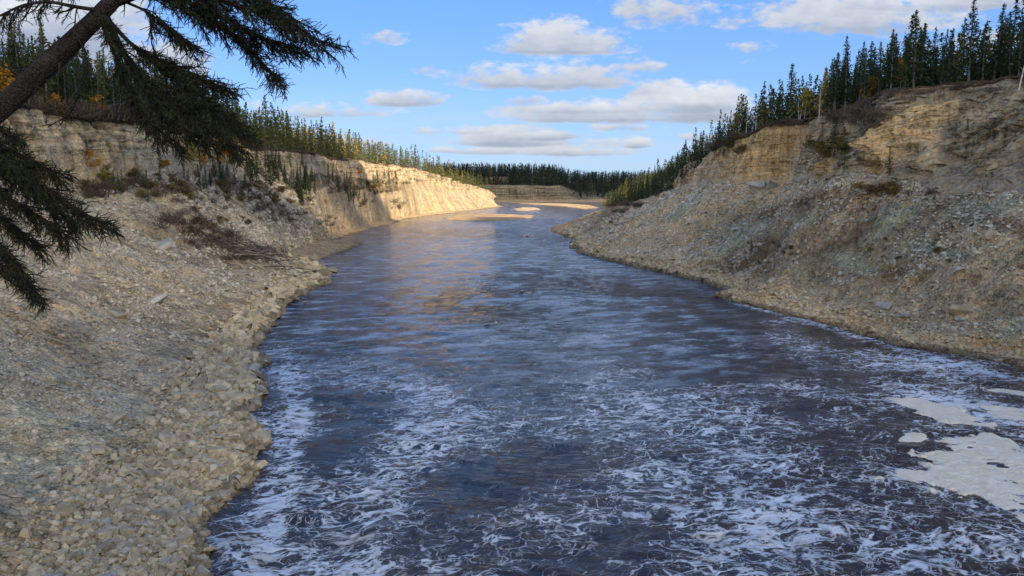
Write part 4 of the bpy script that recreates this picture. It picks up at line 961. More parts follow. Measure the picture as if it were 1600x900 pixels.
# single spruces one can point to on the slopes
G_B = 'spruces in the clumps on the left bench'
def slope_tree(B, px, py, hpx, label, kinds, group=None, lean=(0, 0), wid=1.0):
    p, ij = on_bank(B, px, py, (2, 3, 4)); return place_tree(random.choice(kinds), p, hpx * p[1] / FPX, label, group, lean, wid)
for px, py, hp, lab, kd, w_ in [
    (1390, 272, 42, 'lone thin spruce standing at the foot of the pale buttress', THIN, 1.6),
    (1490, 226, 34, 'bushy spruce, left one of the pair on the bare upper right slope', BUSHY, .8),
    (1514, 222, 34, 'slender spruce, right one of the pair on the bare upper right slope', VAR, 1.1),
    (1551, 222, 34, 'spruce at the left of the clump near the right edge above the tilted slab', VAR, 1.3),
    (1568, 224, 28, 'short spruce in the middle of the clump above the tilted slab', BUSHY, .8),
    (1584, 222, 22, 'smallest spruce at the right end of the clump above the tilted slab', BUSHY, .8),
    (1283, 226, 36, 'bushy spruce at the left of the dark clump beside the brown hollowed cliff', BUSHY, 1.0),
    (1300, 228, 52, 'tallest spruce of the dark clump beside the brown hollowed cliff', VAR, 1.6),
    (1317, 238, 40, 'low spreading spruce at the right of the clump beside the brown hollowed cliff', BUSHY, 1.1),
    (1132, 240, 46, 'dark spruce leaning over the gap left of the brown hollowed cliff', BUSHY, .9),
    (1140, 232, 34, 'short spruce behind the gap left of the brown hollowed cliff', VAR, 1.5),
    (1173, 398, 28, 'tiny thin spruce growing from the dark soil low on the right slope', THIN, 1.5),
    (1340, 296, 14, 'tiny spruce at the left of the low green scrub on the right slope', BUSHY, .8),
    (1458, 312, 22, 'tiny thin spruce standing above the red patch on the right slope', THIN, 1.4)]:
    slope_tree(BR, px, py, hp, lab, kd, None, (random.gauss(0, .04), random.gauss(0, .05)), w_)
for px, py, hp, lab, ln in [
    (250, 282, 50, 'slim spruce leaning left below the layered left cliff', -.25), (232, 312, 50, 'thin upright spruce below the leaning one on the left slope', 0),
    (285, 262, 32, 'thin spruce standing close against the left cliff wall', 0), (315, 265, 38, 'thin spruce right of the yellow green birch on the left', 0),
    (192, 300, 36, 'short thin spruce among grey twigs under the left cliff', 0), (310, 318, 20, 'tiny spruce on the shrubby left slope near the brush', .2),
    (475, 258, 34, 'dark spire of spruce reaching up the far left cliff', 0), (519, 285, 34, 'thin spruce alone right of the dark bench clump', 0), (457, 262, 30, 'thin spruce left of the dark spire under the far left cliff', 0)]:
    slope_tree(BL, px, py, hp, lab, THIN, None, (0, ln), 1.3)
for cx, cy, rx, ry, n_, hp in [(478, 305, 22, 16, 16, 42), (450, 285, 34, 12, 11, 36), (505, 278, 30, 8, 6, 24), (545, 300, 24, 10, 14, 25), (565, 312, 18, 8, 8, 20), (610, 285, 24, 5, 11, 22), (585, 292, 24, 7, 6, 20), (370, 285, 40, 14, 18, 36), (425, 272, 24, 10, 11, 36), (320, 285, 35, 14, 9, 30), (220, 290, 60, 14, 7, 24), (400, 300, 30, 10, 7, 26)]:
    for _ in range(n_):
        a, r_ = random.uniform(0, 6.28), random.random() ** .5
        slope_tree(BL, cx + rx * r_ * math.cos(a), cy + ry * r_ * math.sin(a), hp * random.uniform(.6, 1.2), 'thin dark young spruce in the clumps on the left bench', THIN + VAR[:4], G_B, (random.gauss(0, .08), random.gauss(0, .08)), random.uniform(.9, 1.3))

# ------------------------------------------------------------------ broadleaf trees and shrubs
def leafy(seed, H=5.0, rad=1.3, nleaf=900, ls=0.24):
    r = np.random.default_rng(seed); paths = []; tips = []
    t = np.linspace(0, 1, 6); trunk = np.stack([0.12 * np.sin(t * 4 + seed), 0.12 * np.cos(t * 3), t * H], 1); paths.append((trunk, 0.07 * (1 - t) + .015))
    for b_ in range(14):
        h = r.uniform(.12, .95); az = b_ * 2.4; L = rad * (1.1 - h) * r.uniform(.7, 1.2) + .2
        p0 = np.array([0, 0, h * H]); q = np.linspace(0, 1, 4)[:, None]; d_ = np.array([math.cos(az), math.sin(az), .75])
        pp = p0 + d_ * L * q; paths.append((pp, 0.03 * (1 - q[:, 0]) + .006)); tips += [pp[2], pp[3], pp[1]]
    tv, tf = tubes(paths, 4); tips = np.array(tips)
    c_ = tips[r.integers(0, len(tips), nleaf)] + r.normal(0, .22, (nleaf, 3)); a = r.normal(size=(nleaf, 3)); b_ = r.normal(size=(nleaf, 3))
    tri = np.stack([c_ - a * ls * .5, c_ + a * ls * .5, c_ + b_ * ls * .7], 1).reshape(-1, 3)
    return mesh_np('crown', tri, np.arange(len(tri)).reshape(-1, 3)), mesh_np('trunk', tv, tf, True)
def place_leafy(B, px, py, hpx, lab, mat, seed, group=None, wid=1.0, name='birch_tree', lean=0.0, zones=(2, 3, 4)):
    p, _ = on_bank(B, px, py, zones); s_ = hpx * 1.3 * p[1] / FPX / 5.0
    c_, t_ = leafy(seed); c_.materials.append(mat); t_.materials.append(M_BIRCH)
    o = thing(name, lab, 'tree', p, 0, group); o.scale = (s_ * wid, s_ * wid, s_); o.rotation_euler = (0, lean, 0)
    link('crown', c_, None, o); link('trunk', t_, None, o); return o
for a in [(BL, 148, 280, 38, 'golden leaning birch at the foot of the left cliff', M_GOLD, 1, None, 1.4, 'birch_tree', -.5), (BL, 168, 290, 24, 'yellow green bush just right of the golden leaning birch', M_OLIVE, 2, None, 1.5),
          (BL, 302, 255, 32, 'yellow green birch standing against the left cliff wall', M_OLIVE, 3, None, 1.1), (BL, 263, 265, 14, 'low orange bush tucked under the left cliff', M_GOLD, 4, None, 2.4),
          (BL, 348, 262, 34, 'golden birch under the hanging spruce bough', M_GOLD, 5, None, 1.2), (BL, 365, 262, 30, 'yellow birch right of the golden one under the bough', M_OLIVE, 6, None, 1.2),
          (BL, 388, 270, 34, 'orange leaning birch at the end of the near left cliff', M_GOLD, 7, None, 1.2, 'birch_tree', -.4), (BL, 560, 275, 10, 'small orange bush in the sunlit cleft of the far left cliff', M_GOLD, 8, None, 1.8),
          (BL, 514, 318, 6, 'low orange bush alone on the far left slope', M_GOLD, 9, None, 2.2), (BL, 323, 262, 20, 'small gold birch in the shade of the spruce bough', M_GOLD, 12, None, 1.3)]:
    place_leafy(*a)
for px, py, hp, sd_, lab in [(1405, 148, 38, 21, 'golden tree peeking between the spruces of the right rim'), (1362, 165, 34, 22, 'pale orange tree half hidden in the right rim spruces'), (1255, 188, 36, 23, 'pale yellow birch at the gap in the right rim spruces'), (1280, 188, 28, 24, 'thin yellowing birch beside the white leaning trunk'), (1133, 205, 24, 26, 'yellow green birch near the left end of the right rim')]:
    p, _ = on_bank(BR, px, py, (4,)); place_leafy(BR, px, py, hp, lab, M_GOLD if sd_ in (21, 22) else M_OLIVE, sd_, None, 1.0, zones=(4,))
for px, py, hp, sd_, lab in [(92, 130, 22, 31, 'golden birch crown above the far left forest'), (160, 130, 26, 32, 'orange birch crown between the leaning trunk and its drooping bough'), (5, 120, 42, 33, 'golden birch at the left edge of the picture')]:
    place_leafy(BL, px, py + 30, hp, lab, M_GOLD, sd_, None, 1.5, zones=(4,))
# white dead stems in the right forest
for px, py, hp, ln, lab in [(1250, 192, 60, .12, 'white leaning dead trunk in the gap of the right rim forest'), (1275, 186, 48, .0, 'pale straight dead trunk right of the white leaning one'), (1172, 200, 46, 0, 'pale bare stem left of the brown hollowed cliff top'), (1164, 203, 40, .05, 'pale bare stem nearest the end of the hollowed cliff top'), (1245, 192, 34, -.1, 'short pale broken stem beside the white leaning trunk'), (1590, 138, 60, .15, 'grey leaning bare trunk at the right edge of the rim forest')]:
    p, _ = on_bank(BR, px, py, (3, 4)); H = hp * p[1] / FPX; t = np.linspace(0, 1, 7)
    pts = np.stack([ln * t * H, 0 * t, t * H - .2], 1); tv, tf = tubes([(pts, 0.10 * (1 - t) + .03)] + [(np.array([pts[3 + i % 3], pts[3 + i % 3] + [.5 * math.cos(i), .5 * math.sin(i), .5]]), np.array([.03, .01])) for i in range(6)], 6)
    o = thing('dead_tree', lab, 'tree', p); link('trunk', mesh_np('trunk', tv, tf, True), M_BIRCH, o)

M_SCRUB = simple_mat('autumn_scrub', (0.09, 0.075, 0.025), (0.26, 0.17, 0.05), 1.0, 0.85, 0, 0.4, 0.2)
LEAFSH = []
for sd0 in (201, 202, 203):
    c0_, t0_ = leafy(sd0, 1.6, 0.9, 420, 0.16); c0_.materials.append(M_SCRUB); LEAFSH.append(c0_); bpy.data.meshes.remove(t0_)
def scrub(B, regs, lab, group, zones=(2, 3)):
    for cx, cy, rx, ry, n_, hp in regs:
        for _ in range(n_):
            a, r_ = random.uniform(0, 6.28), random.random() ** .5
            p, _i = on_bank(B, cx + rx * r_ * math.cos(a), cy + ry * r_ * math.sin(a), zones); s_ = hp * random.uniform(.6, 1.3) * p[1] / FPX / 1.6
            o = bpy.data.objects.new('leafy_shrub', random.choice(LEAFSH)); COL.objects.link(o); o.location = p; o.scale = (s_ * 1.5, s_ * 1.5, s_); o.rotation_euler = (0, 0, random.uniform(0, 6.28)); o['label'] = lab; o['category'] = 'shrub'; o['group'] = group
scrub(BL, [(220, 290, 100, 20, 18, 9), (350, 295, 70, 22, 16, 9), (340, 345, 60, 20, 8, 8), (440, 310, 60, 14, 12, 8), (600, 295, 40, 8, 8, 6)], 'low olive and rust leafed shrub on the left slope', 'leafy shrubs on the left slope')
scrub(BR, [(1370, 298, 50, 8, 14, 9), (1290, 235, 34, 16, 8, 12), (1150, 230, 16, 14, 5, 12), (1200, 395, 50, 16, 6, 6), (1440, 380, 90, 40, 8, 6)], 'low olive shrub rooted in the right slope', 'leafy shrubs on the right slope')

def shrub_mesh(seed, n_=34, L=1.6, lean=(0.0, 0.0)):
    r = np.random.default_rng(seed); paths = []
    for i in range(n_):
        az = r.uniform(0, 6.28); sp = r.uniform(.1, 1.0); d_ = np.array([math.cos(az) * sp + lean[0], math.sin(az) * sp + lean[1], 1.0]); d_ /= np.linalg.norm(d_)
        p = np.array([r.normal(0, .35), r.normal(0, .35), -.1]); l_ = L * r.uniform(.5, 1.0); pts = [p]
        for k_ in range(4): d_ = d_ + r.normal(0, .18, 3); d_ /= np.linalg.norm(d_); p = p + d_ * l_ / 4; pts.append(p)
        pts = np.array(pts); paths.append((pts, np.linspace(.034, .010, 5)))
        for k_ in (2, 3): q = pts[k_]; paths.append((np.array([q, q + (d_ + r.normal(0, .6, 3)) * l_ * .3]), np.array([.012, .005])))
    v_, f_ = tubes(paths, 3); return mesh_np('twigs', v_, f_)
SHR = [shrub_mesh(5), shrub_mesh(6, 42, 1.4), shrub_mesh(7, 30, 2.0, (.5, 0)), shrub_mesh(8, 36, 1.2, (.8, -.2))]
for m0 in SHR: m0.materials.append(M_TWIG)
def shrub(B, px, py, hpx, lab, group=None, zones=(2, 3, 4), wid=1.3):
    p, _ = on_bank(B, px, py, zones); s_ = hpx * p[1] / FPX / 1.6; o = bpy.data.objects.new('bare_shrub', random.choice(SHR)); COL.objects.link(o)
    o.location = p; o.scale = (s_ * wid, s_ * wid, s_); o.rotation_euler = (0, 0, random.uniform(0, 6.28)); o['label'] = lab; o['category'] = 'shrub'
    if group: o['group'] = group
def shrubs(B, regs, lab, group, zones=(2, 3, 4)):
    for cx, cy, rx, ry, n_, hp in regs:
        for _ in range(n_):
            a, r_ = random.uniform(0, 6.28), random.random() ** .5
            shrub(B, cx + rx * r_ * math.cos(a), cy + ry * r_ * math.sin(a), hp * random.uniform(.6, 1.3), lab, group, zones, random.uniform(1.1, 2.0))
shrubs(BL, [(200, 292, 80, 20, 22, 13), (300, 292, 70, 24, 20, 12), (380, 305, 60, 24, 20, 11), (160, 300, 30, 10, 10, 20)], 'leafless grey brown shrub in the thicket under the left cliff', 'bare shrubs under the left cliff')
shrubs(BL, [(290, 350, 40, 18, 18, 16), (330, 372, 45, 14, 16, 15), (400, 392, 46, 14, 18, 13), (440, 330, 50, 14, 14, 11), (600, 320, 40, 8, 12, 8), (560, 295, 60, 8, 16, 9), (620, 283, 40, 5, 10, 7), (505, 345, 30, 8, 6, 9)], 'low leafless shrub scattered on the left slope', 'bare shrubs on the open left slope')
shrubs(BL, [(110, 160, 60, 8, 20, 26), (200, 175, 60, 8, 22, 24), (300, 205, 50, 8, 14, 16), (400, 230, 50, 5, 14, 12), (30, 165, 30, 8, 10, 26)], 'leafless shrub along the left cliff rim', 'bare shrubs on the left rim', (4,))
shrubs(BR, [(1330, 178, 40, 10, 20, 16), (1420, 150, 60, 5, 14, 10), (1200, 192, 60, 4, 14, 8), (1350, 190, 30, 8, 10, 14), (1120, 225, 20, 12, 12, 14), (1520, 142, 60, 4, 12, 8)], 'leafless dark shrub along the right cliff rim', 'bare shrubs on the right rim', (3, 4))
shrubs(BR, [(1400, 300, 60, 8, 10, 9), (1190, 385, 30, 12, 6, 7), (1330, 255, 30, 10, 6, 9), (970, 318, 26, 10, 16, 9), (1010, 295, 20, 10, 10, 9)], 'small dark shrub rooted in the right slope', 'small shrubs on the right slope', (2, 3))

# turf mat hanging over the right rim, root ends and soil
def turf(B, y0, y1, s, name):
    P = B['P']; c0 = 7 + 20 + 120 + 64; idx = np.nonzero((P[:, 0, 1] > y0) & (P[:, 0, 1] < y1))[0]
    Yv = P[idx, 0, 1]; fine = np.linspace(Yv[0], Yv[-1], 900)
    X = np.interp(fine, Yv, P[idx, c0, 0]); Z = np.interp(fine, Yv, P[idx, c0, 2])
    out_ = 0.55 + 0.7 * np.clip(fbm(fine / 3, 1.0, 0, 4, 811), -.6, 1); drop = 0.45 + 0.9 * np.clip(fbm(fine / 2, 4.0, 0, 4, 815, .65), -.3, 1)
    rows = [np.stack([X + s * 2.5, fine, Z + .12], 1), np.stack([X + s * .6, fine, Z + .35 + .2 * vnoise(fine, 2., 0, 5)], 1), np.stack([X - s * out_ * .8, fine, Z + .22], 1),
            np.stack([X - s * out_, fine, Z - drop * .4], 1), np.stack([X - s * out_ * .75, fine, Z - drop], 1), np.stack([X + s * .3, fine, Z - drop * .5], 1)]
    Pm = np.array(rows); Pm += rng.normal(0, .05, Pm.shape)
    link(name, mesh_np(name, Pm, grid_faces(len(rows), len(fine))), M_TURF, kind='structure')
M_TURF = simple_mat('turf_and_roots', (0.035, 0.024, 0.015), (0.11, 0.075, 0.045), 3, 0.95, 0.08)
turf(BR, 100, 290, 1, 'turf_edge'); turf(BL, 90, 330, -1, 'turf_edge')

# tilted slab and buttress blocks on the right slope
def slab(px0, py0, px1, py1, wpx_, lab, Yoff=0.0, n_=5, cols=((0.40, 0.31, 0.17), (0.50, 0.41, 0.25))):
    a, _ = on_bank(BR, px0, py0, (2, 3)); b_, _ = on_bank(BR, px1, py1, (2, 3)); w_ = wpx_ * a[1] / FPX
    a = a + np.array([-.5, -.7, .5]); b_ = b_ + np.array([-.5, -.7, .5])
    o = thing('rock_slab', lab, 'rock', a); m_ = simple_mat('layered_slab', cols[0], cols[1], 2.0, .9, .06)
    d_ = b_ - a; L = np.linalg.norm(d_)
    for i in range(n_):
        t_ = (i + .5) / n_; me_ = random.choice(ROCKS).copy(); me_.materials.clear(); me_.materials.append(m_)
        b1 = bpy.data.objects.new('block', me_); COL.objects.link(b1); b1.parent = o
        q_ = d_ * L * t_ + np.array([random.uniform(-.1, .1), random.uniform(.0, .3), -0.35 * w_])
        b1.location = q_; b1.rotation_mode = 'QUATERNION'; b1.rotation_quaternion = Vector(d_ + np.array([random.gauss(0, .3), random.gauss(0, .3), random.gauss(0, .3)])).to_track_quat('X', 'Z')
        b1.scale = (L / n_ * random.uniform(1.1, 1.6), w_ * random.uniform(.8, 1.15), w_ * random.uniform(1.0, 1.6))
slab(1505, 293, 1585, 238, 12, 'long tilted yellowish slab with rust stains near the right edge', 3.0, 6)
slab(1470, 300, 1545, 245, 7, 'narrow grey slab running along the tilted yellowish slab', 3.0, 6, ((0.19, 0.18, 0.16), (0.32, 0.30, 0.26)))

# ------------------------------------------------------------------ brush pile, driftwood
p, _ = on_bank(BL, 395, 400, (2,))
o = thing('brush_pile', 'tangled heap of bare driftwood branches on the left bank above the spit', 'driftwood', p)
M_SNAG = simple_mat('dark_driftwood', (0.06, 0.042, 0.03), (0.15, 0.11, 0.08), 2, 0.95, 0, 0.2)
r = np.random.default_rng(5)
for i in range(110):
    L = r.uniform(2.0, 7.0); c_ = np.array([r.normal(0, 3.8), r.normal(0, 3.0), 0]); c_[2] = 0.55 + r.random() * 1.0 - c_[0] * 0.33
    az = r.normal(0.1, .7); d_ = np.array([math.cos(az), math.sin(az), r.normal(-.15, .22)]); t = np.linspace(-.5, .5, 5)[:, None]
    pts = c_ + d_ * L * t + np.array([0, 0, 1]) * (.25 - t * t) * L * .12 + r.normal(0, .05, (5, 3))
    tv, tf = tubes([(pts, np.linspace(.11, .035, 5) * r.uniform(.6, 1.3))], 4); link('branch', mesh_np('branch', tv, tf), M_DEAD if r.random() < .25 else M_SNAG, o)
for px0, py0, px1, py1, rad_, lab in [(0, 508, 130, 545, .06, 'long thin dead pole lying on the left slope at the picture edge'), (318, 410, 324, 396, .05, 'short pale stake upright beside the driftwood heap'), (208, 325, 232, 370, .06, 'dark leaning snag on the left slope below the thicket'),
                                  (262, 382, 280, 345, .05, 'thin bent dead stem left of the brush'), (40, 420, 72, 408, .08, 'short dark log on the talus beside the spruce bough'), (270, 805, 305, 835, .05, 'thin stick lying among the left rubble'), (385, 275, 425, 300, .12, 'fallen pale trunk on the shrubby left slope'), (325, 338, 390, 352, .06, 'thin fallen stem lying above the driftwood heap')]:
    a, _ = on_bank(BL, px0 if px0 > 0 else 2, py0, (1, 2)); b_, _ = on_bank(BL, px1, py1, (1, 2))
    if np.linalg.norm(b_ - a) > 14: b_ = at_depth(px1, py1, a[1])
    t = np.linspace(0, 1, 7)[:, None]; pts = (b_ - a) * t + np.array([0, 0, .15]) + rng.normal(0, .04, (7, 3))
    tv, tf = tubes([(pts, np.linspace(rad_, rad_ * .5, 7))], 6); o = link('dead_branch', mesh_np('dead_branch', tv, tf, True), M_DEAD, label=lab, category='branch'); o.location = a
for px0, py0, px1, py1, lab in [(1135, 408, 1160, 402, 'pale stick lying across the dark soil on the right slope'), (1228, 408, 1248, 392, 'thin pale stick leaning on the dark slope right of the hollow'), (1535, 297, 1568, 318, 'pale log lying below the tilted slab on the right')]:
    a, _ = on_bank(BR, px0, py0, (2, 3)); b_ = at_depth(px1, py1, a[1] + 1); t = np.linspace(0, 1, 5)[:, None]; pts = (b_ - a) * t + np.array([0, 0, .3])
    tv, tf = tubes([(pts, np.linspace(.14, .07, 5))], 6); o = link('dead_branch', mesh_np('dead_branch', tv, tf, True), M_DEAD, label=lab, category='branch'); o.location = a

# ------------------------------------------------------------------ foreground spruces
def bark_mat():
    m_, q, b = new_mat('spruce_bark'); pos = q.node('ShaderNodeTexCoord').outputs['Object']
    e = q.vor(q.v('ADD', pos, q.v('SCALE', q.noise(pos, 14, 3).outputs[1])), 42, 'F1'); e.inputs['Vector'].links[0].from_node.inputs[1].links[0].from_node.inputs['Scale'].default_value = 0.08
    n = q.noise(pos, 40, 5, .7).outputs[0]; f = q.m('ADD', q.m('MULTIPLY', e.outputs['Distance'], 0.9), q.m('MULTIPLY', n, .5))
    c_ = q.mix(q.mr(f, .3, .95), (0.060, 0.045, 0.036, 1), (0.014, 0.011, 0.009, 1)); c_ = q.mix(q.m('MULTIPLY', q.mr(q.noise(pos, 3, 4).outputs[0], .55, .7), .4), c_, (0.08, 0.072, 0.055, 1))
    q.l.new(c_, b.inputs['Base Color']); bp = q.node('ShaderNodeBump'); bp.inputs['Distance'].default_value = .03; bp.invert = True; q.l.new(f, bp.inputs['Height']); q.l.new(bp.outputs[0], b.inputs['Normal'])
    return m_
M_BARK = bark_mat()
M_NEEDLE = simple_mat('near_spruce_needles', (0.026, 0.050, 0.017), (0.10, 0.125, 0.034), 4.0, 0.6, 0, 0, 0.15)
def smooth_path(pts, n_):
    pts = np.array(pts, float); d_ = np.r_[0, np.cumsum(np.linalg.norm(np.diff(pts, axis=0), axis=1))]; t = np.linspace(0, d_[-1], n_)
    q = np.stack([np.interp(t, d_, pts[:, i]) for i in range(3)], 1)
    for _ in range(3): q[1:-1] = (q[:-2] + 2 * q[1:-1] + q[2:]) / 4
    return q
def bough(tree, ctrl, r0, seed, n_sec, sec_len, droop, spread, dirbias, start=0.1, dead=0.12, tert=9, tlen=.15, flip=1):
    """ctrl: 3D control points. secondary shoots with needled twiglets"""
    r = np.random.default_rng(seed); main = smooth_path(ctrl, 26); paths = [(main, np.linspace(r0, .008, 26))]; deadp = []; tw = []
    for i in range(n_sec):
        t = start + (1 - start) * (i + r.random()) / n_sec; k_ = min(int(t * 25), 24); p = main[k_] + (main[k_ + 1] - main[k_]) * (t * 25 - k_)
        if r.random() < .13: continue
        tang = main[k_ + 1] - main[max(k_ - 1, 0)]; tang /= np.linalg.norm(tang)
        sd_ = np.cross(tang, [0, 0, 1]); sd_ /= np.linalg.norm(sd_) + 1e-6
        sgn = 1 if i % 2 else -1
        d_ = tang * r.uniform(.5, .9) + sd_ * sgn * r.uniform(.1, 1) * spread + np.array([0, 0, -1]) * droop * r.uniform(.2, 1.1) + np.array(dirbias) * r.uniform(.3, 1.1) + r.normal(0, .22, 3); d_ /= np.linalg.norm(d_)
        L = sec_len * r.uniform(.45, 1.15) * (1 - .45 * t)
        n_ = 9; pts = [p]
        for s_ in range(n_ - 1): d_ = d_ + r.normal(0, .11, 3) + np.array([0, 0, -.02 * droop]) + tang * .02; d_ /= np.linalg.norm(d_); pts.append(pts[-1] + d_ * L / (n_ - 1))
        pts = np.array(pts); isdead = r.random() < dead
        (deadp if isdead else paths).append((pts, np.linspace(.011, .003, n_)))
        if not isdead: tw.append(pts[1:])
        for m_ in range(tert):
            q = .12 + .86 * (m_ + r.random()) / tert; kk = min(int(q * 8), 7); pp = pts[kk] + (pts[kk + 1] - pts[kk]) * (q * 8 - kk)
            d2 = d_ * r.uniform(.4, 1) + r.normal(0, .62, 3) + np.array([0, 0, -.25 * droop]); d2 /= np.linalg.norm(d2); l2 = tlen * r.uniform(.5, 1.3) * (1.15 - .5 * q)
            b2 = np.stack([pp, pp + d2 * l2 * .5 + r.normal(0, .006, 3), pp + d2 * l2 + np.array([0, 0, -.01])])
            (deadp if isdead else paths).append((b2, np.array([.005, .004, .002])))
            if not isdead: tw.append(b2)
    v_, f_ = tubes(paths + deadp, 3); o_ = link('branch', mesh_np('branch', v_, f_, True), M_BARK, tree)
    if not tw: return o_, 0
    C_, D_ = [], []
    for pts in tw:
        seg_ = np.diff(pts, axis=0); l_ = np.linalg.norm(seg_, axis=1); tot = l_.sum(); m_ = max(4, int(tot / .0058)); d_ = np.r_[0, np.cumsum(l_)]; tq = r.random(m_) * tot
        C_.append(np.stack([np.interp(tq, d_, pts[:, i]) for i in range(3)], 1)); ix = np.clip(np.searchsorted(d_, tq) - 1, 0, len(seg_) - 1); D_.append(seg_[ix] / (l_[ix][:, None] + 1e-9))
    C_, D_ = np.concatenate(C_), np.concatenate(D_); n_ = len(C_)
    rad_ = np.cross(D_, r.normal(size=(n_, 3))); rad_ /= np.linalg.norm(rad_, axis=1)[:, None] + 1e-9
    nd = D_ * .55 + rad_ * .85 + np.array([0, 0, .12]); nd /= np.linalg.norm(nd, axis=1)[:, None]; wv_ = np.cross(nd, r.normal(size=(n_, 3))); wv_ /= np.linalg.norm(wv_, axis=1)[:, None] + 1e-9
    L = r.uniform(.010, .019, (n_, 1)); tri = np.stack([C_ - wv_ * .0027, C_ + wv_ * .0027, C_ + nd * L], 1).reshape(-1, 3)
    nm = mesh_np('needles', tri, np.arange(n_ * 3).reshape(-1, 3)); link('needles', nm, M_NEEDLE, o_, kind='stuff')
    return o_, n_
NT_ = 0
def D(px, py, Y): return at_depth(px, py, Y)
T1 = thing('spruce_tree', 'big dark leaning spruce trunk with drooping boughs at the upper left corner', 'tree', (-9.4, 6.3, 10.6))
off = np.array([9.4, -6.3, -10.6])
tp = smooth_path([(-9.4, 6.3, 10.0), (-9.0, 6.6, 13), (-7.9, 7.2, 16.4), D(-70, 232, 7.7), D(0, 168, 8), D(80, 96, 8.1), D(150, 30, 8.2), D(190, -12, 8.3), D(300, -150, 8.5), D(360, -330, 8.7)], 60) + off
tr = np.interp(np.linspace(0, 1, 60), [0, .3, .5, .62, .75, .85, 1], [.17, .125, .112, .108, .10, .08, .03])
sv, sf = tubes([(tp, tr)], 28)
nrm = sv - np.repeat(tp, 28, 0); sv = sv + nrm * (fbm(sv[:, 0] * 12, sv[:, 1] * 12, sv[:, 2] * 12, 4, 901, .7) * .17)[:, None]
link('trunk', mesh_np('trunk', sv, sf, True), M_BARK, T1)
rt = np.random.default_rng(77)
for q_ in range(34):
    i_ = rt.integers(22, 50); p_ = tp[i_]; a_ = rt.uniform(0, 6.28); d_ = np.array([math.cos(a_) * .7, -abs(math.sin(a_)) * .3, math.sin(a_)]) + rt.normal(0, .2, 3); d_ /= np.linalg.norm(d_)
    L_ = tr[i_] + rt.uniform(.05, .35); pts_ = np.stack([p_ + d_ * L_ * t_ + np.array([0, 0, -.06]) * t_ * t_ for t_ in (.3, .6, .8, 1.0)])
    v1, f1 = tubes([(pts_, np.array([.012, .009, .006, .003])), (np.stack([pts_[2], pts_[2] + d_ * .08 + rt.normal(0, .05, 3)]), np.array([.005, .002]))], 4); link('dead_twig', mesh_np('dead_twig', v1, f1), M_BARK, T1)
def B_(tree, offs, c_, *a, **kw):
    global NT_
    o_, n_ = bough(tree, [D(*q) + offs for q in c_], *a, **kw); NT_ += n_; return o_
# boughs reaching right, high
DR = (.62, 0, -.42)
B_(T1, off, [(185, 5, 8.25), (250, -20, 8.1), (330, -5, 8.0), (400, 15, 7.95), (460, 40, 7.9), (505, 66, 7.9)], .035, 1, 84, .80, .35, .5, DR, start=.12, tert=17)
B_(T1, off, [(200, -10, 8.4), (270, 0, 8.4), (330, 30, 8.3), (380, 65, 8.3), (432, 122, 8.3)], .028, 2, 60, .52, .45, .45, DR, start=.2, tert=15)
B_(T1, off, [(195, -30, 8.3), (270, -40, 8.2), (340, -30, 8.1), (410, -5, 8.0), (455, 25, 8.0)], .028, 3, 60, .8, .35, .5, DR, start=.15, tert=16)
B_(T1, off, [(190, 0, 8.3), (225, 15, 8.2), (262, 40, 8.2), (300, 72, 8.2)], .02, 31, 36, .42, .6, .45, DR, start=.25, tert=12)
B_(T1, off, [(230, -15, 8.5), (290, 0, 8.5), (350, 25, 8.4), (400, 55, 8.4), (470, 75, 8.3)], .022, 32, 64, .55, .35, .5, DR, start=.2, tert=15)
# boughs drooping below the trunk
B_(T1, off, [(165, 25, 8.2), (180, 60, 8.15), (205, 105, 8.1), (245, 150, 8.0), (300, 185, 7.95), (372, 232, 7.9)], .045, 4, 70, .58, .3, .7, (.6, 0, -.12), start=.12, tert=16)
B_(T1, off, [(168, 30, 8.25), (205, 70, 8.2), (250, 95, 8.2), (300, 115, 8.1), (345, 136, 8.1)], .03, 5, 66, .48, .4, .5, (.5, 0, -.15), start=.2, tert=14)
B_(T1, off, [(160, 40, 8.2), (185, 100, 8.2), (205, 150, 8.15), (230, 190, 8.1), (275, 222, 8.1)], .028, 6, 42, .45, .9, .4, (.3, 0, -.2), start=.2, dead=.25, tert=12)
B_(T1, off, [(215, 120, 8.1), (240, 170, 8.05), (290, 205, 8.0), (350, 225, 8.0)], .022, 7, 38, .5, .5, .6, (.4, 0, -.2), start=.05, tert=14)
B_(T1, off, [(250, 130, 8.1), (290, 145, 8.0), (330, 165, 8.0), (385, 205, 8.0)], .02, 8, 38, .45, .45, .5, (.5, 0, -.15), start=.05, tert=14)
B_(T1, off, [(230, 90, 8.3), (270, 120, 8.3), (315, 150, 8.3), (360, 190, 8.2)], .02, 33, 34, .45, .45, .5, (.5, 0, -.15), start=.05, tert=14)
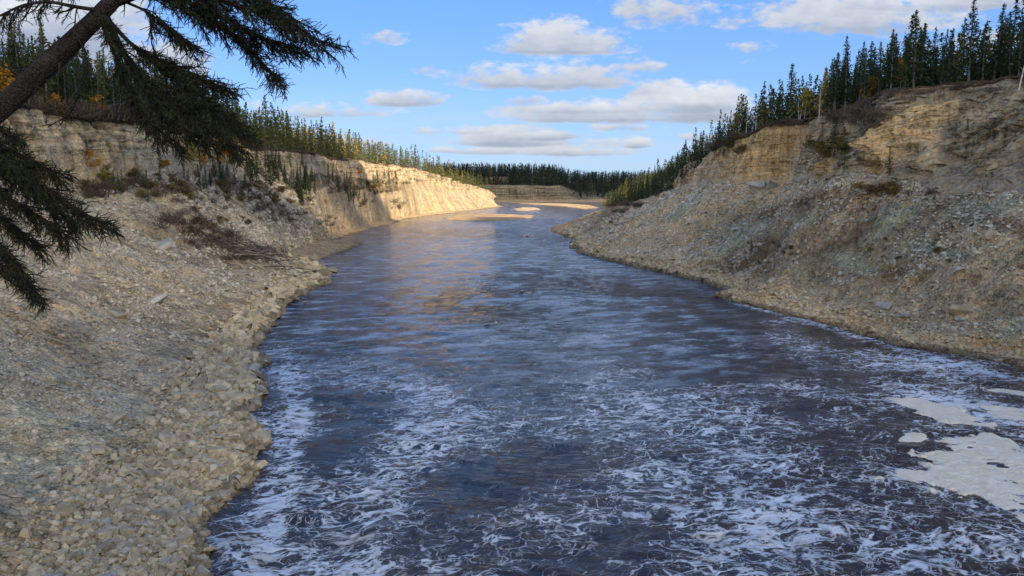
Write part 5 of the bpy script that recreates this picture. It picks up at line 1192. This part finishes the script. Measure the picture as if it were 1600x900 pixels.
# bough to the left and small ones round the fork
B_(T1, off, [(148, 16, 8.15), (110, 10, 8.0), (75, 2, 7.9), (35, 8, 7.9), (0, 25, 7.85), (-40, 45, 7.8)], .026, 9, 26, .30, 1.0, .3, (0, 0, -.4), start=.1, dead=.25, tert=7)
B_(T1, off, [(120, 60, 8.1), (135, 80, 8.0), (132, 120, 7.9), (110, 180, 7.9), (75, 198, 7.9)], .014, 10, 8, .15, .2, .3, (0, 0, -.1), start=.2, dead=1.0, tert=3)
B_(T1, off, [(155, 20, 8.1), (165, 45, 8.0), (180, 70, 7.9)], .016, 11, 24, .22, .5, .8, (0, 0, 0), start=.0, tert=9)
B_(T1, off, [(150, -20, 8.2), (120, -30, 8.1), (80, -25, 8.0), (40, -15, 8)], .02, 12, 20, .3, .9, .3, (0, 0, -.4), start=.1, tert=8)
B_(T1, off, [(240, 10, 8.2), (235, 60, 8.2), (248, 110, 8.2)], .008, 13, 10, .2, .3, .5, (0, 0, -.1), start=.1, dead=1.0, tert=4, tlen=.12)
# second spruce standing just outside the left edge
T2 = thing('spruce_tree', 'dark spruce boughs reaching in from the left edge below the leaning trunk', 'tree', (-9.2, 8.2, 8.6)); off2 = np.array([9.2, -8.2, -8.6])
t = np.linspace(0, 1, 24); tp2 = np.stack([-9.2 + .9 * t, 8.2 + .2 * t, 8.2 + 13 * t], 1) + off2
sv, sf = tubes([(tp2, np.interp(t, [0, 1], [.2, .05]))], 14); link('trunk', mesh_np('trunk', sv, sf, True), M_BARK, T2)
DL = (.45, 0, -.3)
B_(T2, off2, [(-200, 190, 8.2), (-80, 210, 7.9), (0, 240, 7.7), (60, 285, 7.6), (110, 320, 7.6), (158, 348, 7.6)], .03, 21, 100, .6, .5, .6, DL, start=.3, tert=16)
B_(T2, off2, [(-200, 170, 8.2), (-60, 195, 7.9), (0, 225, 7.8), (40, 245, 7.8), (85, 268, 7.8)], .026, 22, 80, .45, .5, .5, DL, start=.35, tert=15)
B_(T2, off2, [(-200, 230, 8.2), (-60, 270, 7.9), (0, 300, 7.8), (50, 330, 7.8), (100, 365, 7.8)], .026, 23, 84, .5, .55, .5, DL, start=.3, tert=14)
B_(T2, off2, [(-200, 210, 8.5), (-60, 235, 8.3), (0, 262, 8.3), (60, 300, 8.2), (110, 345, 8.2)], .026, 27, 84, .5, .55, .5, DL, start=.3, tert=14)
B_(T2, off2, [(-200, 330, 8.2), (-70, 380, 8.0), (-20, 400, 7.9), (20, 425, 7.8), (60, 462, 7.8)], .022, 24, 70, .4, .6, .5, DL, start=.4, tert=13)
B_(T2, off2, [(-200, 280, 8.3), (-90, 330, 8.1), (-20, 370, 8.0), (15, 400, 7.9), (35, 440, 7.9)], .022, 25, 70, .4, .7, .5, DL, start=.4, tert=13)
B_(T2, off2, [(-200, 260, 8.5), (-90, 290, 8.3), (-30, 320, 8.2), (20, 350, 8.1), (60, 385, 8.1)], .022, 28, 70, .42, .6, .5, DL, start=.4, tert=13)
B_(T2, off2, [(-200, 150, 8.3), (-60, 180, 8.0), (-10, 200, 7.9), (30, 215, 7.8)], .02, 26, 40, .3, .4, .5, (.15, 0, -.1), start=.5, tert=11)
print('needles', NT_)

# ------------------------------------------------------------------ unseen cloud towards the sun, added to shade the near valley
def cloud_mat():
    m_, q, b = new_mat('cloud_white'); b.inputs['Base Color'].default_value = (0.85, 0.86, 0.88, 1); b.inputs['Roughness'].default_value = 1
    tr = q.node('ShaderNodeBsdfTranslucent'); tr.inputs[0].default_value = (.9, .9, .9, 1)
    tp_ = q.node('ShaderNodeBsdfTransparent'); a = q.node('ShaderNodeMixShader'); a.inputs[0].default_value = .5
    q.l.new(b.outputs[0], a.inputs[1]); q.l.new(tr.outputs[0], a.inputs[2]); c_ = q.node('ShaderNodeMixShader'); c_.inputs[0].default_value = .33
    q.l.new(a.outputs[0], c_.inputs[1]); q.l.new(tp_.outputs[0], c_.inputs[2]); q.l.new(c_.outputs[0], q.n['Material Output'].inputs[0]); return m_
ALT = 420.0
svn = np.array(SV); sh = svn * (ALT / svn[2])
def shadow_in(X, Y):        # footprint of the cloud's shadow at river level
    lim = np.interp(X, [-140, -90, -75, -60, -40, 0, 60, 100], [250, 255, 262, 325, 345, 360, 380, 390])
    return lim
def cloud_deck(x0, x1, y0, y1, limf, seed):
    nu, nvv = 84, 84
    UX, UY = np.meshgrid(np.linspace(x0 - 10, x1 + 10, nu), np.linspace(y0 - 10, y1 + 10, nvv))
    lim = limf(UX, UY) + fbm(UX / 30, UY / 30, 0, 4, seed) * 16
    sd_ = np.minimum.reduce([lim - UY, UY - y0 + 8 * fbm(UX / 25, UY / 25, 0, 3, seed + 3), UX - x0, x1 - UX])
    thk = np.sqrt(np.clip(sd_, 0, 90) / 90.0) * 60
    bil = 1 + .35 * fbm(UX / 40, UY / 40, 0, 4, seed + 9)
    kp = sd_ > 0
    top = np.stack([UX + sh[0], UY + sh[1], ALT + thk * bil], -1); bot = np.stack([UX + sh[0], UY + sh[1], ALT - thk * .12 * bil - .3], -1)
    F = grid_faces(nvv, nu); F = F[kp.ravel()[F].all(1)]
    V = np.concatenate([top.reshape(-1, 3), bot.reshape(-1, 3)]); F2 = np.concatenate([F, F[:, ::-1] + nu * nvv])
    link('cloud', mesh_np('cloud', V, F2, True), M_CLOUD, kind='stuff')
M_CLOUD = cloud_mat()
cloud_deck(-180, 250, -250, 400, shadow_in, 951)
# second unseen cloud, higher up, added so its shadow covers the far bend
sh = svn * (900.0 / svn[2]); ALT = 900.0
cloud_deck(-260, 520, 800, 1400, lambda a, b: 1390 + 0 * a, 971)
